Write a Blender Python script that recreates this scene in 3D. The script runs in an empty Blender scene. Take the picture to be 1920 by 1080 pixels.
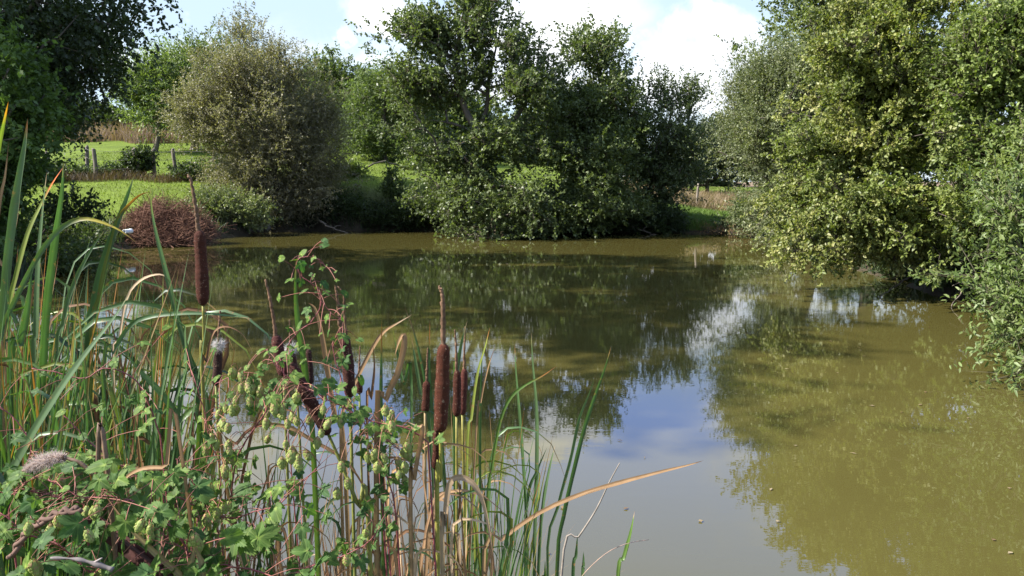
import bpy, math, random
import numpy as np
from mathutils import Vector, Matrix, noise as mnoise
R = math.radians
C = bpy.context.scene.collection
scene = bpy.context.scene

# ------------------------------------------------------------------ camera
F = 1493.0            # focal length in photo pixels (1920 wide)
PITCH = R(7.63)
CAM = Vector((0, 0, 2.0))
cd = bpy.data.cameras.new('camera'); cam = bpy.data.objects.new('camera', cd); C.objects.link(cam)
cam.location = CAM; cam.rotation_euler = (R(90) - PITCH, 0, 0)
cd.lens = 28.0; cd.sensor_width = 36.0; cd.clip_start = 0.05; cd.clip_end = 3000
scene.camera = cam

def P(px, py, D):
    """world point seen at photo pixel (px, py) at forward distance D"""
    u = (px - 960) / F; v = (540 - py) / F
    dy = math.cos(PITCH) + v * math.sin(PITCH); dz = -math.sin(PITCH) + v * math.cos(PITCH)
    s = D / dy
    return np.array((u * s, D, CAM.z + dz * s))

# ------------------------------------------------------------------ light
SUN_AZ, SUN_EL = R(-101), R(42)      # clockwise from +Y, so the sun stands to the left and a little ahead
sd = Vector((math.sin(SUN_AZ) * math.cos(SUN_EL), math.cos(SUN_AZ) * math.cos(SUN_EL), math.sin(SUN_EL)))
sl = bpy.data.lights.new('sun', 'SUN'); so = bpy.data.objects.new('sun', sl); C.objects.link(so)
sl.energy = 5.0; sl.angle = R(0.53); sl.color = (1.0, 0.955, 0.88)
so.rotation_euler = sd.to_track_quat('Z', 'Y').to_euler()
scene.view_settings.view_transform = 'Standard'; scene.view_settings.look = 'None'
scene.view_settings.exposure = 1.68; scene.view_settings.gamma = 1.0

def dirpx(px, py):
    p = P(px, py, 1.0); v = Vector(p) - CAM; v.normalize(); return v
def refl(px, py):
    v = dirpx(px, py); return Vector((v.x, v.y, -v.z))

def build_world():
    w = bpy.data.worlds.new('World'); scene.world = w; w.use_nodes = True
    nt = w.node_tree; N = nt.nodes; L = nt.links; N.clear()
    out = N.new('ShaderNodeOutputWorld'); bg = N.new('ShaderNodeBackground')
    bg.inputs['Strength'].default_value = 0.052
    sky = N.new('ShaderNodeTexSky'); sky.sky_type = 'NISHITA'; sky.sun_disc = False
    sky.sun_elevation = SUN_EL; sky.sun_rotation = SUN_AZ; sky.air_density = 1.0; sky.dust_density = 0.6; sky.ozone_density = 1.2
    tc = N.new('ShaderNodeTexCoord')
    nrm = N.new('ShaderNodeVectorMath'); nrm.operation = 'NORMALIZE'; L.new(tc.outputs['Generated'], nrm.inputs[0])
    D = nrm.outputs[0]
    sep = N.new('ShaderNodeSeparateXYZ'); L.new(D, sep.inputs[0])
    def M(op, a, b=None, c=None, clamp=False):
        m = N.new('ShaderNodeMath'); m.operation = op; m.use_clamp = clamp
        for i, x in enumerate((a, b, c)):
            if x is None: continue
            if isinstance(x, (int, float)): m.inputs[i].default_value = x
            else: L.new(x, m.inputs[i])
        return m.outputs[0]
    zz = M('ADD', M('MAXIMUM', sep.outputs[2], 0.0), 0.12)
    cb = N.new('ShaderNodeCombineXYZ'); L.new(M('DIVIDE', sep.outputs[0], zz), cb.inputs[0]); L.new(M('DIVIDE', sep.outputs[1], zz), cb.inputs[1])
    cb.inputs[2].default_value = 3.3
    def noise(vec, scale, detail=6, rough=0.55, dist=0.0):
        n = N.new('ShaderNodeTexNoise'); n.inputs['Scale'].default_value = scale; n.inputs['Detail'].default_value = detail
        n.inputs['Roughness'].default_value = rough; n.inputs['Distortion'].default_value = dist; L.new(vec, n.inputs['Vector']); return n
    n1 = noise(cb.outputs[0], 0.55, 9, 0.58, 0.4); n2 = noise(D, 9.0, 7, 0.6)
    warp = N.new('ShaderNodeVectorMath'); warp.operation = 'SCALE'; L.new(n2.outputs['Color'], warp.inputs[0]); warp.inputs['Scale'].default_value = 0.16
    dw = N.new('ShaderNodeVectorMath'); dw.operation = 'ADD'; L.new(D, dw.inputs[0]); L.new(warp.outputs[0], dw.inputs[1])
    off = Vector((0.08, 0.08, 0.08))
    def blob(v, r0, r1, squash=1.7):
        s = N.new('ShaderNodeVectorMath'); s.operation = 'SUBTRACT'; L.new(dw.outputs[0], s.inputs[0]); s.inputs[1].default_value = v + off
        m = N.new('ShaderNodeVectorMath'); m.operation = 'MULTIPLY'; L.new(s.outputs[0], m.inputs[0]); m.inputs[1].default_value = (1, 1, squash)
        l = N.new('ShaderNodeVectorMath'); l.operation = 'LENGTH'; L.new(m.outputs[0], l.inputs[0])
        mr = N.new('ShaderNodeMapRange'); mr.interpolation_type = 'SMOOTHSTEP'; L.new(l.outputs['Value'], mr.inputs[0])
        mr.inputs[1].default_value = r1; mr.inputs[2].default_value = r0; mr.inputs[3].default_value = 0; mr.inputs[4].default_value = 1
        return mr.outputs[0]
    base = N.new('ShaderNodeMapRange'); base.interpolation_type = 'SMOOTHSTEP'; L.new(n1.outputs['Fac'], base.inputs[0])
    base.inputs[1].default_value = 0.50; base.inputs[2].default_value = 0.66
    m = base.outputs[0]
    for v, a, b in ((refl(1210, 760), 0.05, 0.14), (refl(1150, 900), 0.06, 0.16), (refl(720, 630), 0.03, 0.09), (dirpx(620, 30), 0.04, 0.11), (dirpx(1230, 30), 0.03, 0.09)):
        m = M('MULTIPLY', m, M('SUBTRACT', 1.0, blob(v, a, b)))
    for v, a, b in ((refl(1040, 805), 0.06, 0.09), (dirpx(1340, 150), 0.05, 0.13), (dirpx(1040, 60), 0.06, 0.14), (dirpx(730, 15), 0.03, 0.08), (dirpx(655, 85), 0.008, 0.03),
                    (dirpx(300, 100), 0.03, 0.07), (refl(1320, 610), 0.03, 0.08)):
        m = M('MAXIMUM', m, blob(v, a, b))
    m = M('MULTIPLY', m, 0.93)
    # cloud colour: sunlit white with greyer undersides, set by the cloud thickness noise
    ccol = N.new('ShaderNodeMix'); ccol.data_type = 'RGBA'; L.new(M('MULTIPLY_ADD', n2.outputs['Fac'], 2.2, -0.65, clamp=True), ccol.inputs['Factor'])
    ccol.inputs['A'].default_value = (5.4, 5.8, 6.6, 1); ccol.inputs['B'].default_value = (12.5, 12.5, 12.6, 1)
    # thin high veil makes the clear sky pale
    veil = N.new('ShaderNodeMix'); veil.data_type = 'RGBA'; veil.inputs['Factor'].default_value = 0.42
    def ramp(lo, hi, A, Bc):
        mr = N.new('ShaderNodeMapRange'); mr.interpolation_type = 'SMOOTHSTEP'; L.new(sep.outputs[2], mr.inputs[0]); mr.inputs[1].default_value = lo; mr.inputs[2].default_value = hi
        q = N.new('ShaderNodeMix'); q.data_type = 'RGBA'; L.new(mr.outputs[0], q.inputs['Factor'])
        for nm, v in (('A', A), ('B', Bc)):
            if isinstance(v, tuple): q.inputs[nm].default_value = v
            else: L.new(v, q.inputs[nm])
        return q.outputs['Result']
    L.new(sky.outputs[0], veil.inputs['A']); veil.inputs['Factor'].default_value = 0.75
    L.new(ramp(0.42, 0.6, ramp(0.19, 0.30, (5.1, 6.4, 7.8, 1), (5.2, 7.7, 16.0, 1)), (5.0, 6.6, 9.5, 1)), veil.inputs['B'])
    mx = N.new('ShaderNodeMix'); mx.data_type = 'RGBA'; L.new(m, mx.inputs['Factor']); L.new(veil.outputs['Result'], mx.inputs['A']); L.new(ccol.outputs['Result'], mx.inputs['B'])
    L.new(mx.outputs['Result'], bg.inputs['Color']); L.new(bg.outputs[0], out.inputs['Surface'])
build_world()

# ------------------------------------------------------------------ helpers
def tag(o, label=None, cat=None, group=None, kind=None):
    if label: o['label'] = label
    if cat: o['category'] = cat
    if group: o['group'] = group
    if kind: o['kind'] = kind
    return o

def thing(name, label, cat, loc=(0, 0, 0), group=None):
    o = bpy.data.objects.new(name, None); o.empty_display_size = 0.2; C.objects.link(o); o.location = loc
    return tag(o, label, cat, group)

def np_mesh(name, V, faces, mat, col=None, smooth=False, loc=(0, 0, 0)):
    """faces: list of int arrays (M,k); all vertices relative to world, shifted by loc"""
    me = bpy.data.meshes.new(name)
    V = np.asarray(V, dtype=np.float32).reshape(-1, 3) - np.asarray(loc, dtype=np.float32)
    fs = [np.asarray(f, dtype=np.int32) for f in faces if len(f)]
    me.vertices.add(len(V)); me.vertices.foreach_set('co', V.ravel())
    nl = sum(f.size for f in fs); nf = sum(len(f) for f in fs)
    me.loops.add(nl); me.loops.foreach_set('vertex_index', np.concatenate([f.ravel() for f in fs]))
    me.polygons.add(nf)
    tot = np.concatenate([np.full(len(f), f.shape[1], dtype=np.int32) for f in fs])
    st = np.concatenate(([0], np.cumsum(tot)[:-1])).astype(np.int32)
    me.polygons.foreach_set('loop_start', st); me.polygons.foreach_set('loop_total', tot)
    if smooth: me.polygons.foreach_set('use_smooth', np.ones(nf, dtype=bool))
    if col is not None:
        a = me.color_attributes.new('tint', 'FLOAT_COLOR', 'POINT')
        c = np.ones((len(V), 4), dtype=np.float32); c[:, :3] = np.asarray(col, dtype=np.float32); a.data.foreach_set('color', c.ravel())
    me.update(calc_edges=True); me.validate(verbose=False)
    me.materials.append(mat)
    return me

def link(name, me, parent=None, loc=(0, 0, 0)):
    o = bpy.data.objects.new(name, me); C.objects.link(o)
    if parent is not None:
        o.parent = parent
    o.location = loc
    return o

def part(name, V, faces, mat, parent, col=None, smooth=False):
    """a part given in world coordinates under a thing (or a part of a thing) standing at its own location"""
    base = np.array(parent.location) if parent is not None else np.zeros(3)
    q = parent
    while q is not None and q.parent is not None:
        q = q.parent; base = base + np.array(q.location)
    return link(name, np_mesh(name, V, faces, mat, col, smooth, base), parent)

def top(name, V, faces, mat, label, cat, col=None, smooth=False, group=None, kind=None, loc=(0, 0, 0)):
    o = link(name, np_mesh(name, V, faces, mat, col, smooth, loc), None, loc)
    return tag(o, label, cat, group, kind)

def norm(v):
    v = np.asarray(v, dtype=float)
    return v / (np.linalg.norm(v, axis=-1, keepdims=True) + 1e-9)

class Geo:
    """collects triangles and quads with a colour per vertex"""
    def __init__(s): s.V = []; s.Q = []; s.T = []; s.C = []; s.n = 0
    def add(s, V, Q=None, T=None, col=(1, 1, 1)):
        V = np.asarray(V, dtype=float).reshape(-1, 3)
        if Q is not None and len(Q): s.Q.append(np.asarray(Q) + s.n)
        if T is not None and len(T): s.T.append(np.asarray(T) + s.n)
        c = np.asarray(col, dtype=float)
        if c.ndim == 1: c = np.tile(c, (len(V), 1))
        s.V.append(V); s.C.append(c); s.n += len(V)
    def out(s):
        f = []
        if s.Q: f.append(np.concatenate(s.Q))
        if s.T: f.append(np.concatenate(s.T))
        return np.concatenate(s.V), f, np.concatenate(s.C)
    def part(s, name, mat, parent, smooth=False):
        V, f, c = s.out(); return part(name, V, f, mat, parent, c, smooth)
    def top(s, name, mat, label, cat, smooth=False, group=None, kind=None, loc=(0, 0, 0)):
        V, f, c = s.out(); return top(name, V, f, mat, label, cat, c, smooth, group, kind, loc)

def catmull(pts, n):
    p = np.asarray(pts, dtype=float)
    if len(p) == 2:
        t = np.linspace(0, 1, n)[:, None]; return p[0] * (1 - t) + p[1] * t
    q = np.vstack([2 * p[0] - p[1], p, 2 * p[-1] - p[-2]])
    seg = len(p) - 1
    t = np.linspace(0, seg - 1e-6, n); i = t.astype(int); f = (t - i)[:, None]
    a, b, c, d = q[i], q[i + 1], q[i + 2], q[i + 3]
    return 0.5 * ((2 * b) + (-a + c) * f + (2 * a - 5 * b + 4 * c - d) * f ** 2 + (-a + 3 * b - 3 * c + d) * f ** 3)

def tube(g, path, rad, sides=6, col=(1, 1, 1), cap=True):
    p = np.asarray(path, dtype=float); n = len(p)
    r = np.full(n, rad) if np.isscalar(rad) else np.asarray(rad, dtype=float)
    t = norm(np.gradient(p, axis=0))
    ref = np.array((0.13, 0.97, 0.2)) if abs(t[0][2]) > 0.6 else np.array((0, 0.1, 1.0))
    s = norm(np.cross(t, ref)); u = np.cross(s, t)
    a = np.linspace(0, 2 * np.pi, sides, endpoint=False)
    V = p[:, None, :] + r[:, None, None] * (np.cos(a)[None, :, None] * s[:, None, :] + np.sin(a)[None, :, None] * u[:, None, :])
    i = np.arange(n - 1)[:, None] * sides; j = np.arange(sides)[None, :]; k = (j + 1) % sides
    Q = np.stack([i + j, i + k, i + k + sides, i + j + sides], -1).reshape(-1, 4)
    V = V.reshape(-1, 3); T = []
    if cap:
        V = np.vstack([V, p[0], p[-1]]); e = n * sides
        jj = np.arange(sides)
        T = np.concatenate([np.stack([jj, np.full(sides, e), (jj + 1) % sides], -1), np.stack([(n - 1) * sides + jj, (n - 1) * sides + (jj + 1) % sides, np.full(sides, e + 1)], -1)])
    c = np.asarray(col, dtype=float)
    if c.ndim == 2:
        c = np.repeat(c, sides, axis=0)
        if cap: c = np.vstack([c, c[0], c[-1]])
    g.add(V, Q, T, c)

# ------------------------------------------------------------------ materials
def new_mat(name):
    m = bpy.data.materials.new(name); m.use_nodes = True
    nt = m.node_tree; N = nt.nodes; L = nt.links
    return m, N, L, N['Principled BSDF']
def tint_node(N, L, scale, lo, hi):
    """vertex tint varied by a fine noise"""
    a = N.new('ShaderNodeAttribute'); a.attribute_name = 'tint'
    tc = N.new('ShaderNodeTexCoord')
    n = N.new('ShaderNodeTexNoise'); n.inputs['Scale'].default_value = scale; n.inputs['Detail'].default_value = 4
    L.new(tc.outputs['Object'], n.inputs['Vector'])
    mr = N.new('ShaderNodeMapRange'); L.new(n.outputs['Fac'], mr.inputs[0]); mr.inputs[1].default_value = 0.3; mr.inputs[2].default_value = 0.7
    mr.inputs[3].default_value = lo; mr.inputs[4].default_value = hi
    s = N.new('ShaderNodeVectorMath'); s.operation = 'SCALE'; L.new(a.outputs['Color'], s.inputs[0]); L.new(mr.outputs[0], s.inputs['Scale'])
    return s.outputs[0], n, tc
def leaf_mat(name, rough=0.45, spec=0.5, trans=0.3, tmul=(1.5, 1.7, 0.6), scale=3.0, lo=0.8, hi=1.2):
    m, N, L, b = new_mat(name)
    c, n, tc = tint_node(N, L, scale, lo, hi)
    L.new(c, b.inputs['Base Color']); b.inputs['Roughness'].default_value = rough; b.inputs['Specular IOR Level'].default_value = spec
    t = N.new('ShaderNodeBsdfTranslucent'); v = N.new('ShaderNodeVectorMath'); v.operation = 'MULTIPLY'; L.new(c, v.inputs[0]); v.inputs[1].default_value = tmul
    L.new(v.outputs[0], t.inputs['Color'])
    mx = N.new('ShaderNodeMixShader'); mx.inputs[0].default_value = trans; L.new(b.outputs[0], mx.inputs[1]); L.new(t.outputs[0], mx.inputs[2])
    L.new(mx.outputs[0], N['Material Output'].inputs['Surface'])
    return m
def solid_mat(name, rough=0.8, scale=20, lo=0.6, hi=1.3, bump=0.3, spec=0.3, stretch=(1, 1, 1), bdist=0.01):
    m, N, L, b = new_mat(name)
    c, n, tc = tint_node(N, L, scale, lo, hi)
    mp = N.new('ShaderNodeMapping'); mp.inputs['Scale'].default_value = stretch; L.new(tc.outputs['Object'], mp.inputs[0]); L.new(mp.outputs[0], n.inputs['Vector'])
    L.new(c, b.inputs['Base Color']); b.inputs['Roughness'].default_value = rough; b.inputs['Specular IOR Level'].default_value = spec
    bp = N.new('ShaderNodeBump'); bp.inputs['Strength'].default_value = bump; bp.inputs['Distance'].default_value = bdist; L.new(n.outputs['Fac'], bp.inputs['Height']); L.new(bp.outputs[0], b.inputs['Normal'])
    return m
def spots(m, scale, lo, hi, col, rnd=0.0):
    """brown blemishes on a leaf, and a shade of its own for each leaf object"""
    N = m.node_tree.nodes; L = m.node_tree.links; b = N['Principled BSDF']; src = b.inputs['Base Color'].links[0].from_socket
    tc = N.new('ShaderNodeTexCoord'); n = N.new('ShaderNodeTexNoise'); n.inputs['Scale'].default_value = scale; n.inputs['Detail'].default_value = 5; n.inputs['Roughness'].default_value = .65; L.new(tc.outputs['Object'], n.inputs['Vector'])
    mr = N.new('ShaderNodeMapRange'); L.new(n.outputs['Fac'], mr.inputs[0]); mr.inputs[1].default_value = lo; mr.inputs[2].default_value = hi
    mx = N.new('ShaderNodeMix'); mx.data_type = 'RGBA'; L.new(mr.outputs[0], mx.inputs['Factor']); L.new(src, mx.inputs['A']); mx.inputs['B'].default_value = (*col, 1); res = mx.outputs['Result']
    if rnd:
        oi = N.new('ShaderNodeObjectInfo'); m2 = N.new('ShaderNodeMix'); m2.data_type = 'RGBA'; L.new(oi.outputs['Random'], m2.inputs['Factor']); m2.inputs['A'].default_value = (.6, .72, .75, 1); m2.inputs['B'].default_value = (1.75, 1.45, 1.0, 1)
        v = N.new('ShaderNodeVectorMath'); v.operation = 'MULTIPLY'; L.new(res, v.inputs[0]); L.new(m2.outputs['Result'], v.inputs[1]); res = v.outputs[0]
    L.new(res, b.inputs['Base Color'])
    for x in N:
        if x.type == 'VECT_MATH' and x.operation == 'MULTIPLY' and x.outputs[0].links and x.outputs[0].links[0].to_node.type == 'BSDF_TRANSLUCENT': L.new(res, x.inputs[0])
M_tree = leaf_mat('tree_leaf', 0.5, 0.25, 0.32, scale=0.9, lo=0.8, hi=1.25)
M_gloss = leaf_mat('glossy_leaf', 0.48, 0.32, 0.28, scale=0.9, lo=0.8, hi=1.25)
M_bark = solid_mat('bark', 0.9, 5, 0.55, 1.4, 0.6, 0.2, (1, 1, 0.25), 0.03)
M_blade = leaf_mat('reed_blade', 0.42, 0.4, 0.27, (1.4, 1.8, 0.5), scale=9, lo=0.85, hi=1.15)
M_dry = leaf_mat('dry_blade', 0.7, 0.2, 0.2, (1.2, 1.05, 0.8), scale=14, lo=0.7, hi=1.25)
M_hop = leaf_mat('hop_leaf', 0.6, 0.15, 0.32, (1.7, 2.1, 0.5), scale=45, lo=0.82, hi=1.15)
M_cone = leaf_mat('hop_cone', 0.6, 0.3, 0.25, (1.2, 1.3, 0.7), scale=200, lo=0.85, hi=1.1)
M_stem = solid_mat('stem', 0.6, 60, 0.8, 1.2, 0.2, 0.3)
M_post = solid_mat('weathered_wood', 0.9, 14, 0.6, 1.3, 0.7, 0.2, (1, 1, 0.15))
M_twig = solid_mat('twig', 0.85, 25, 0.7, 1.3, 0.2, 0.2)
M_grass = leaf_mat('grass_blade', 0.6, 0.3, 0.3, (1.3, 1.5, 0.5), scale=0.5, lo=0.75, hi=1.25)
M_fluff = leaf_mat('fluff', 0.9, 0.05, 0.4, (1, 1, 1), scale=30, lo=0.9, hi=1.1)

spots(M_blade, 45, .60, .68, (.20, .12, .05)); spots(M_hop, 5, .68, .74, (.16, .11, .04), 1.0)
def mk_velvet():
    m, N, L, b = new_mat('cattail_velvet')
    tc = N.new('ShaderNodeTexCoord'); a = N.new('ShaderNodeAttribute'); a.attribute_name = 'tint'
    v = N.new('ShaderNodeTexVoronoi'); v.inputs['Scale'].default_value = 800; L.new(tc.outputs['Object'], v.inputs['Vector'])
    n = N.new('ShaderNodeTexNoise'); n.inputs['Scale'].default_value = 160; n.inputs['Detail'].default_value = 5; L.new(tc.outputs['Object'], n.inputs['Vector'])
    n2 = N.new('ShaderNodeTexNoise'); n2.inputs['Scale'].default_value = 35; n2.inputs['Detail'].default_value = 6; n2.inputs['Roughness'].default_value = 0.7; L.new(tc.outputs['Object'], n2.inputs['Vector'])
    mr = N.new('ShaderNodeMapRange'); L.new(v.outputs['Distance'], mr.inputs[0]); mr.inputs[2].default_value = 0.75; mr.inputs[3].default_value = 1.45; mr.inputs[4].default_value = 0.6
    s = N.new('ShaderNodeVectorMath'); s.operation = 'SCALE'; L.new(a.outputs['Color'], s.inputs[0]); L.new(mr.outputs[0], s.inputs['Scale'])
    th = N.new('ShaderNodeMapRange'); L.new(n.outputs['Fac'], th.inputs[0]); th.inputs[1].default_value = 0.62; th.inputs[2].default_value = 0.68
    th2 = N.new('ShaderNodeMapRange'); L.new(n2.outputs['Fac'], th2.inputs[0]); th2.inputs[1].default_value = 0.42; th2.inputs[2].default_value = 0.6
    mu = N.new('ShaderNodeMath'); mu.operation = 'MULTIPLY'; L.new(th.outputs[0], mu.inputs[0]); L.new(th2.outputs[0], mu.inputs[1])
    mx = N.new('ShaderNodeMix'); mx.data_type = 'RGBA'; L.new(mu.outputs[0], mx.inputs['Factor']); L.new(s.outputs[0], mx.inputs['A']); mx.inputs['B'].default_value = (0.22, 0.15, 0.10, 1)
    L.new(mx.outputs['Result'], b.inputs['Base Color']); b.inputs['Roughness'].default_value = 0.85; b.inputs['Specular IOR Level'].default_value = 0.15
    b.inputs['Sheen Weight'].default_value = 0.04; b.inputs['Sheen Tint'].default_value = (0.8, 0.4, 0.25, 1)
    bp = N.new('ShaderNodeBump'); bp.inputs['Strength'].default_value = 0.6; bp.inputs['Distance'].default_value = 0.002; L.new(v.outputs['Distance'], bp.inputs['Height']); L.new(bp.outputs[0], b.inputs['Normal'])
    return m
M_velvet = mk_velvet()

def mk_water():
    m, N, L, b = new_mat('murky_water')
    tc = N.new('ShaderNodeTexCoord')
    n = N.new('ShaderNodeTexNoise'); n.inputs['Scale'].default_value = 0.35; n.inputs['Detail'].default_value = 5; L.new(tc.outputs['Object'], n.inputs['Vector'])
    mx = N.new('ShaderNodeMix'); mx.data_type = 'RGBA'; L.new(n.outputs['Fac'], mx.inputs['Factor'])
    mx.inputs['A'].default_value = (0.056, 0.049, 0.013, 1); mx.inputs['B'].default_value = (0.069, 0.060, 0.018, 1)
    L.new(mx.outputs['Result'], b.inputs['Base Color'])
    b.inputs['Roughness'].default_value = 0.012; b.inputs['IOR'].default_value = 1.5
    # slow ripples, stronger in the breeze-touched middle of the pond
    mp = N.new('ShaderNodeMapping'); mp.inputs['Scale'].default_value = (0.7, 1.6, 1); mp.inputs['Rotation'].default_value = (0, 0, 0.15); L.new(tc.outputs['Object'], mp.inputs[0])
    r1 = N.new('ShaderNodeTexNoise'); r1.inputs['Scale'].default_value = 2.6; r1.inputs['Detail'].default_value = 4; r1.inputs['Roughness'].default_value = 0.55; L.new(mp.outputs[0], r1.inputs['Vector'])
    r2 = N.new('ShaderNodeTexNoise'); r2.inputs['Scale'].default_value = 0.28; r2.inputs['Detail'].default_value = 2; L.new(tc.outputs['Object'], r2.inputs['Vector'])
    mr = N.new('ShaderNodeMapRange'); L.new(r2.outputs['Fac'], mr.inputs[0]); mr.inputs[1].default_value = 0.4; mr.inputs[2].default_value = 0.65; mr.inputs[3].default_value = 0.35; mr.inputs[4].default_value = 1.0
    mp2 = N.new('ShaderNodeMapping'); mp2.inputs['Scale'].default_value = (1.2, 4.5, 1); mp2.inputs['Rotation'].default_value = (0, 0, -0.1); L.new(tc.outputs['Object'], mp2.inputs[0])
    r3 = N.new('ShaderNodeTexNoise'); r3.inputs['Scale'].default_value = 5.0; r3.inputs['Detail'].default_value = 2; L.new(mp2.outputs[0], r3.inputs['Vector'])
    sx = N.new('ShaderNodeSeparateXYZ'); L.new(tc.outputs['Object'], sx.inputs[0])
    br = N.new('ShaderNodeMapRange'); br.interpolation_type = 'SMOOTHSTEP'; L.new(sx.outputs[1], br.inputs[0]); br.inputs[1].default_value = 6.5; br.inputs[2].default_value = 9.5; br.inputs[3].default_value = 0.02; br.inputs[4].default_value = 0.22
    m3 = N.new('ShaderNodeMath'); m3.operation = 'MULTIPLY_ADD'; L.new(r3.outputs['Fac'], m3.inputs[0]); L.new(br.outputs[0], m3.inputs[1]); L.new(r1.outputs['Fac'], m3.inputs[2])
    mu = N.new('ShaderNodeMath'); mu.operation = 'MULTIPLY'; L.new(m3.outputs[0], mu.inputs[0]); L.new(mr.outputs[0], mu.inputs[1])
    bp = N.new('ShaderNodeBump'); bp.inputs['Strength'].default_value = 1.0; bp.inputs['Distance'].default_value = 0.0011; L.new(mu.outputs[0], bp.inputs['Height']); L.new(bp.outputs[0], b.inputs['Normal'])
    return m
M_water = mk_water()

def mk_ground():
    m, N, L, b = new_mat('bank_ground')
    a = N.new('ShaderNodeAttribute'); a.attribute_name = 'tint'
    tc = N.new('ShaderNodeTexCoord')
    def noise(s, d=6): 
        n = N.new('ShaderNodeTexNoise'); n.inputs['Scale'].default_value = s; n.inputs['Detail'].default_value = d; n.inputs['Roughness'].default_value = 0.65; L.new(tc.outputs['Object'], n.inputs['Vector']); return n
    n1 = noise(0.5); n2 = noise(9.0)
    ad = N.new('ShaderNodeMath'); ad.operation = 'ADD'; L.new(n1.outputs['Fac'], ad.inputs[0]); L.new(n2.outputs['Fac'], ad.inputs[1])
    mr = N.new('ShaderNodeMapRange'); L.new(ad.outputs[0], mr.inputs[0]); mr.inputs[1].default_value = 0.7; mr.inputs[2].default_value = 1.3; mr.inputs[3].default_value = 0.6; mr.inputs[4].default_value = 1.35
    s = N.new('ShaderNodeVectorMath'); s.operation = 'SCALE'; L.new(a.outputs['Color'], s.inputs[0]); L.new(mr.outputs[0], s.inputs['Scale'])
    L.new(s.outputs[0], b.inputs['Base Color']); b.inputs['Roughness'].default_value = 0.95; b.inputs['Specular IOR Level'].default_value = 0.1
    bp = N.new('ShaderNodeBump'); bp.inputs['Strength'].default_value = 0.8; bp.inputs['Distance'].default_value = 0.06; L.new(n2.outputs['Fac'], bp.inputs['Height']); L.new(bp.outputs[0], b.inputs['Normal'])
    return m
M_ground = mk_ground()

# ------------------------------------------------------------------ terrain and water
POND = np.array([(-0.9, 1.0), (-1.7, 2.2), (-2.6, 3.6), (-4.3, 5.6), (-6.6, 9), (-8.4, 12.5), (-9.8, 16.5), (-11.6, 19.5), (-12.2, 22.0), (-11.8, 24.0), (-10.6, 25.5), (-10.2, 28), (-9.9, 31.0),
                 (-8, 32.6), (-4, 32.6), (0, 31.4), (3, 31.2), (6.2, 31.2), (8.3, 31.0), (9.2, 27.5), (8.8, 24), (8.3, 20), (7.9, 16.5), (7.7, 14.0),
                 (7.3, 11), (6.5, 8), (6.3, 4), (5.6, 1.6), (3.0, 0.9), (1, 0.7)])
def pond_sd(x, y):
    """signed distance to the shoreline: positive on land"""
    x = np.asarray(x, float); y = np.asarray(y, float)
    wx = x + 0.25 * np.sin(y * 1.9 + 0.7 * x) + 0.12 * np.sin(4.1 * y + x); wy = y + 0.25 * np.sin(x * 1.7 + 1.0) + 0.1 * np.sin(4.7 * x)
    k = np.clip((y - 4) / 4, 0, 1); wx = x + (wx - x) * k; wy = y + (wy - y) * k
    d2 = np.full(x.shape, 1e9); ins = np.zeros(x.shape, bool)
    n = len(POND)
    for i in range(n):
        a = POND[i]; b = POND[(i + 1) % n]; e = b - a
        t = np.clip(((wx - a[0]) * e[0] + (wy - a[1]) * e[1]) / (e @ e), 0, 1)
        d2 = np.minimum(d2, (wx - a[0] - t * e[0]) ** 2 + (wy - a[1] - t * e[1]) ** 2)
        c = ((a[1] > wy) != (b[1] > wy)); xi = (b[0] - a[0]) * (wy - a[1]) / (b[1] - a[1] + 1e-12) + a[0]
        ins ^= c & (wx < xi)
    d = np.sqrt(d2)
    return np.where(ins, -d, d)
def sm(t): t = np.clip(t, 0, 1); return t * t * (3 - 2 * t)
def ground_z(x, y, d=None):
    x = np.asarray(x, float); y = np.asarray(y, float)
    if d is None: d = pond_sd(x, y)
    left = 1 - sm((x + 10) / 14)
    right = sm((x - 2) / 8)
    hb = 0.45 + 0.45 * left * sm((y - 10) / 10) + 0.30 * sm((y - 26) / 6) * (1 - right) - 0.31 * right * sm((y - 27) / 3)
    bank = hb * (1 - np.exp(-np.maximum(d, 0) / 0.7))
    slope = 0.118 * left + 0.115 * (1 - left) * (1 - right)
    far = np.where(y > 44, 17 + (y - 44) * (0.95 * left + 0.25 * (1 - left)), np.maximum(y - 27, 0)); far = np.where(y > 75, 17 + 31 * (0.95 * left + 0.25 * (1 - left)), far)
    rise = slope * far * sm(d / 3) + 0.12 * right * np.clip(y - 33, 0, 12)
    rise += 0.012 * np.maximum(-x - 14, 0) * sm((y - 20) / 20)
    land = bank + rise + 0.04 * np.sin(x * 0.9 + 1) * np.sin(y * 0.7) * sm(d / 2)
    return np.where(d > 0, land, -0.9 * sm(-d / 2.5) - 0.02)

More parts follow.
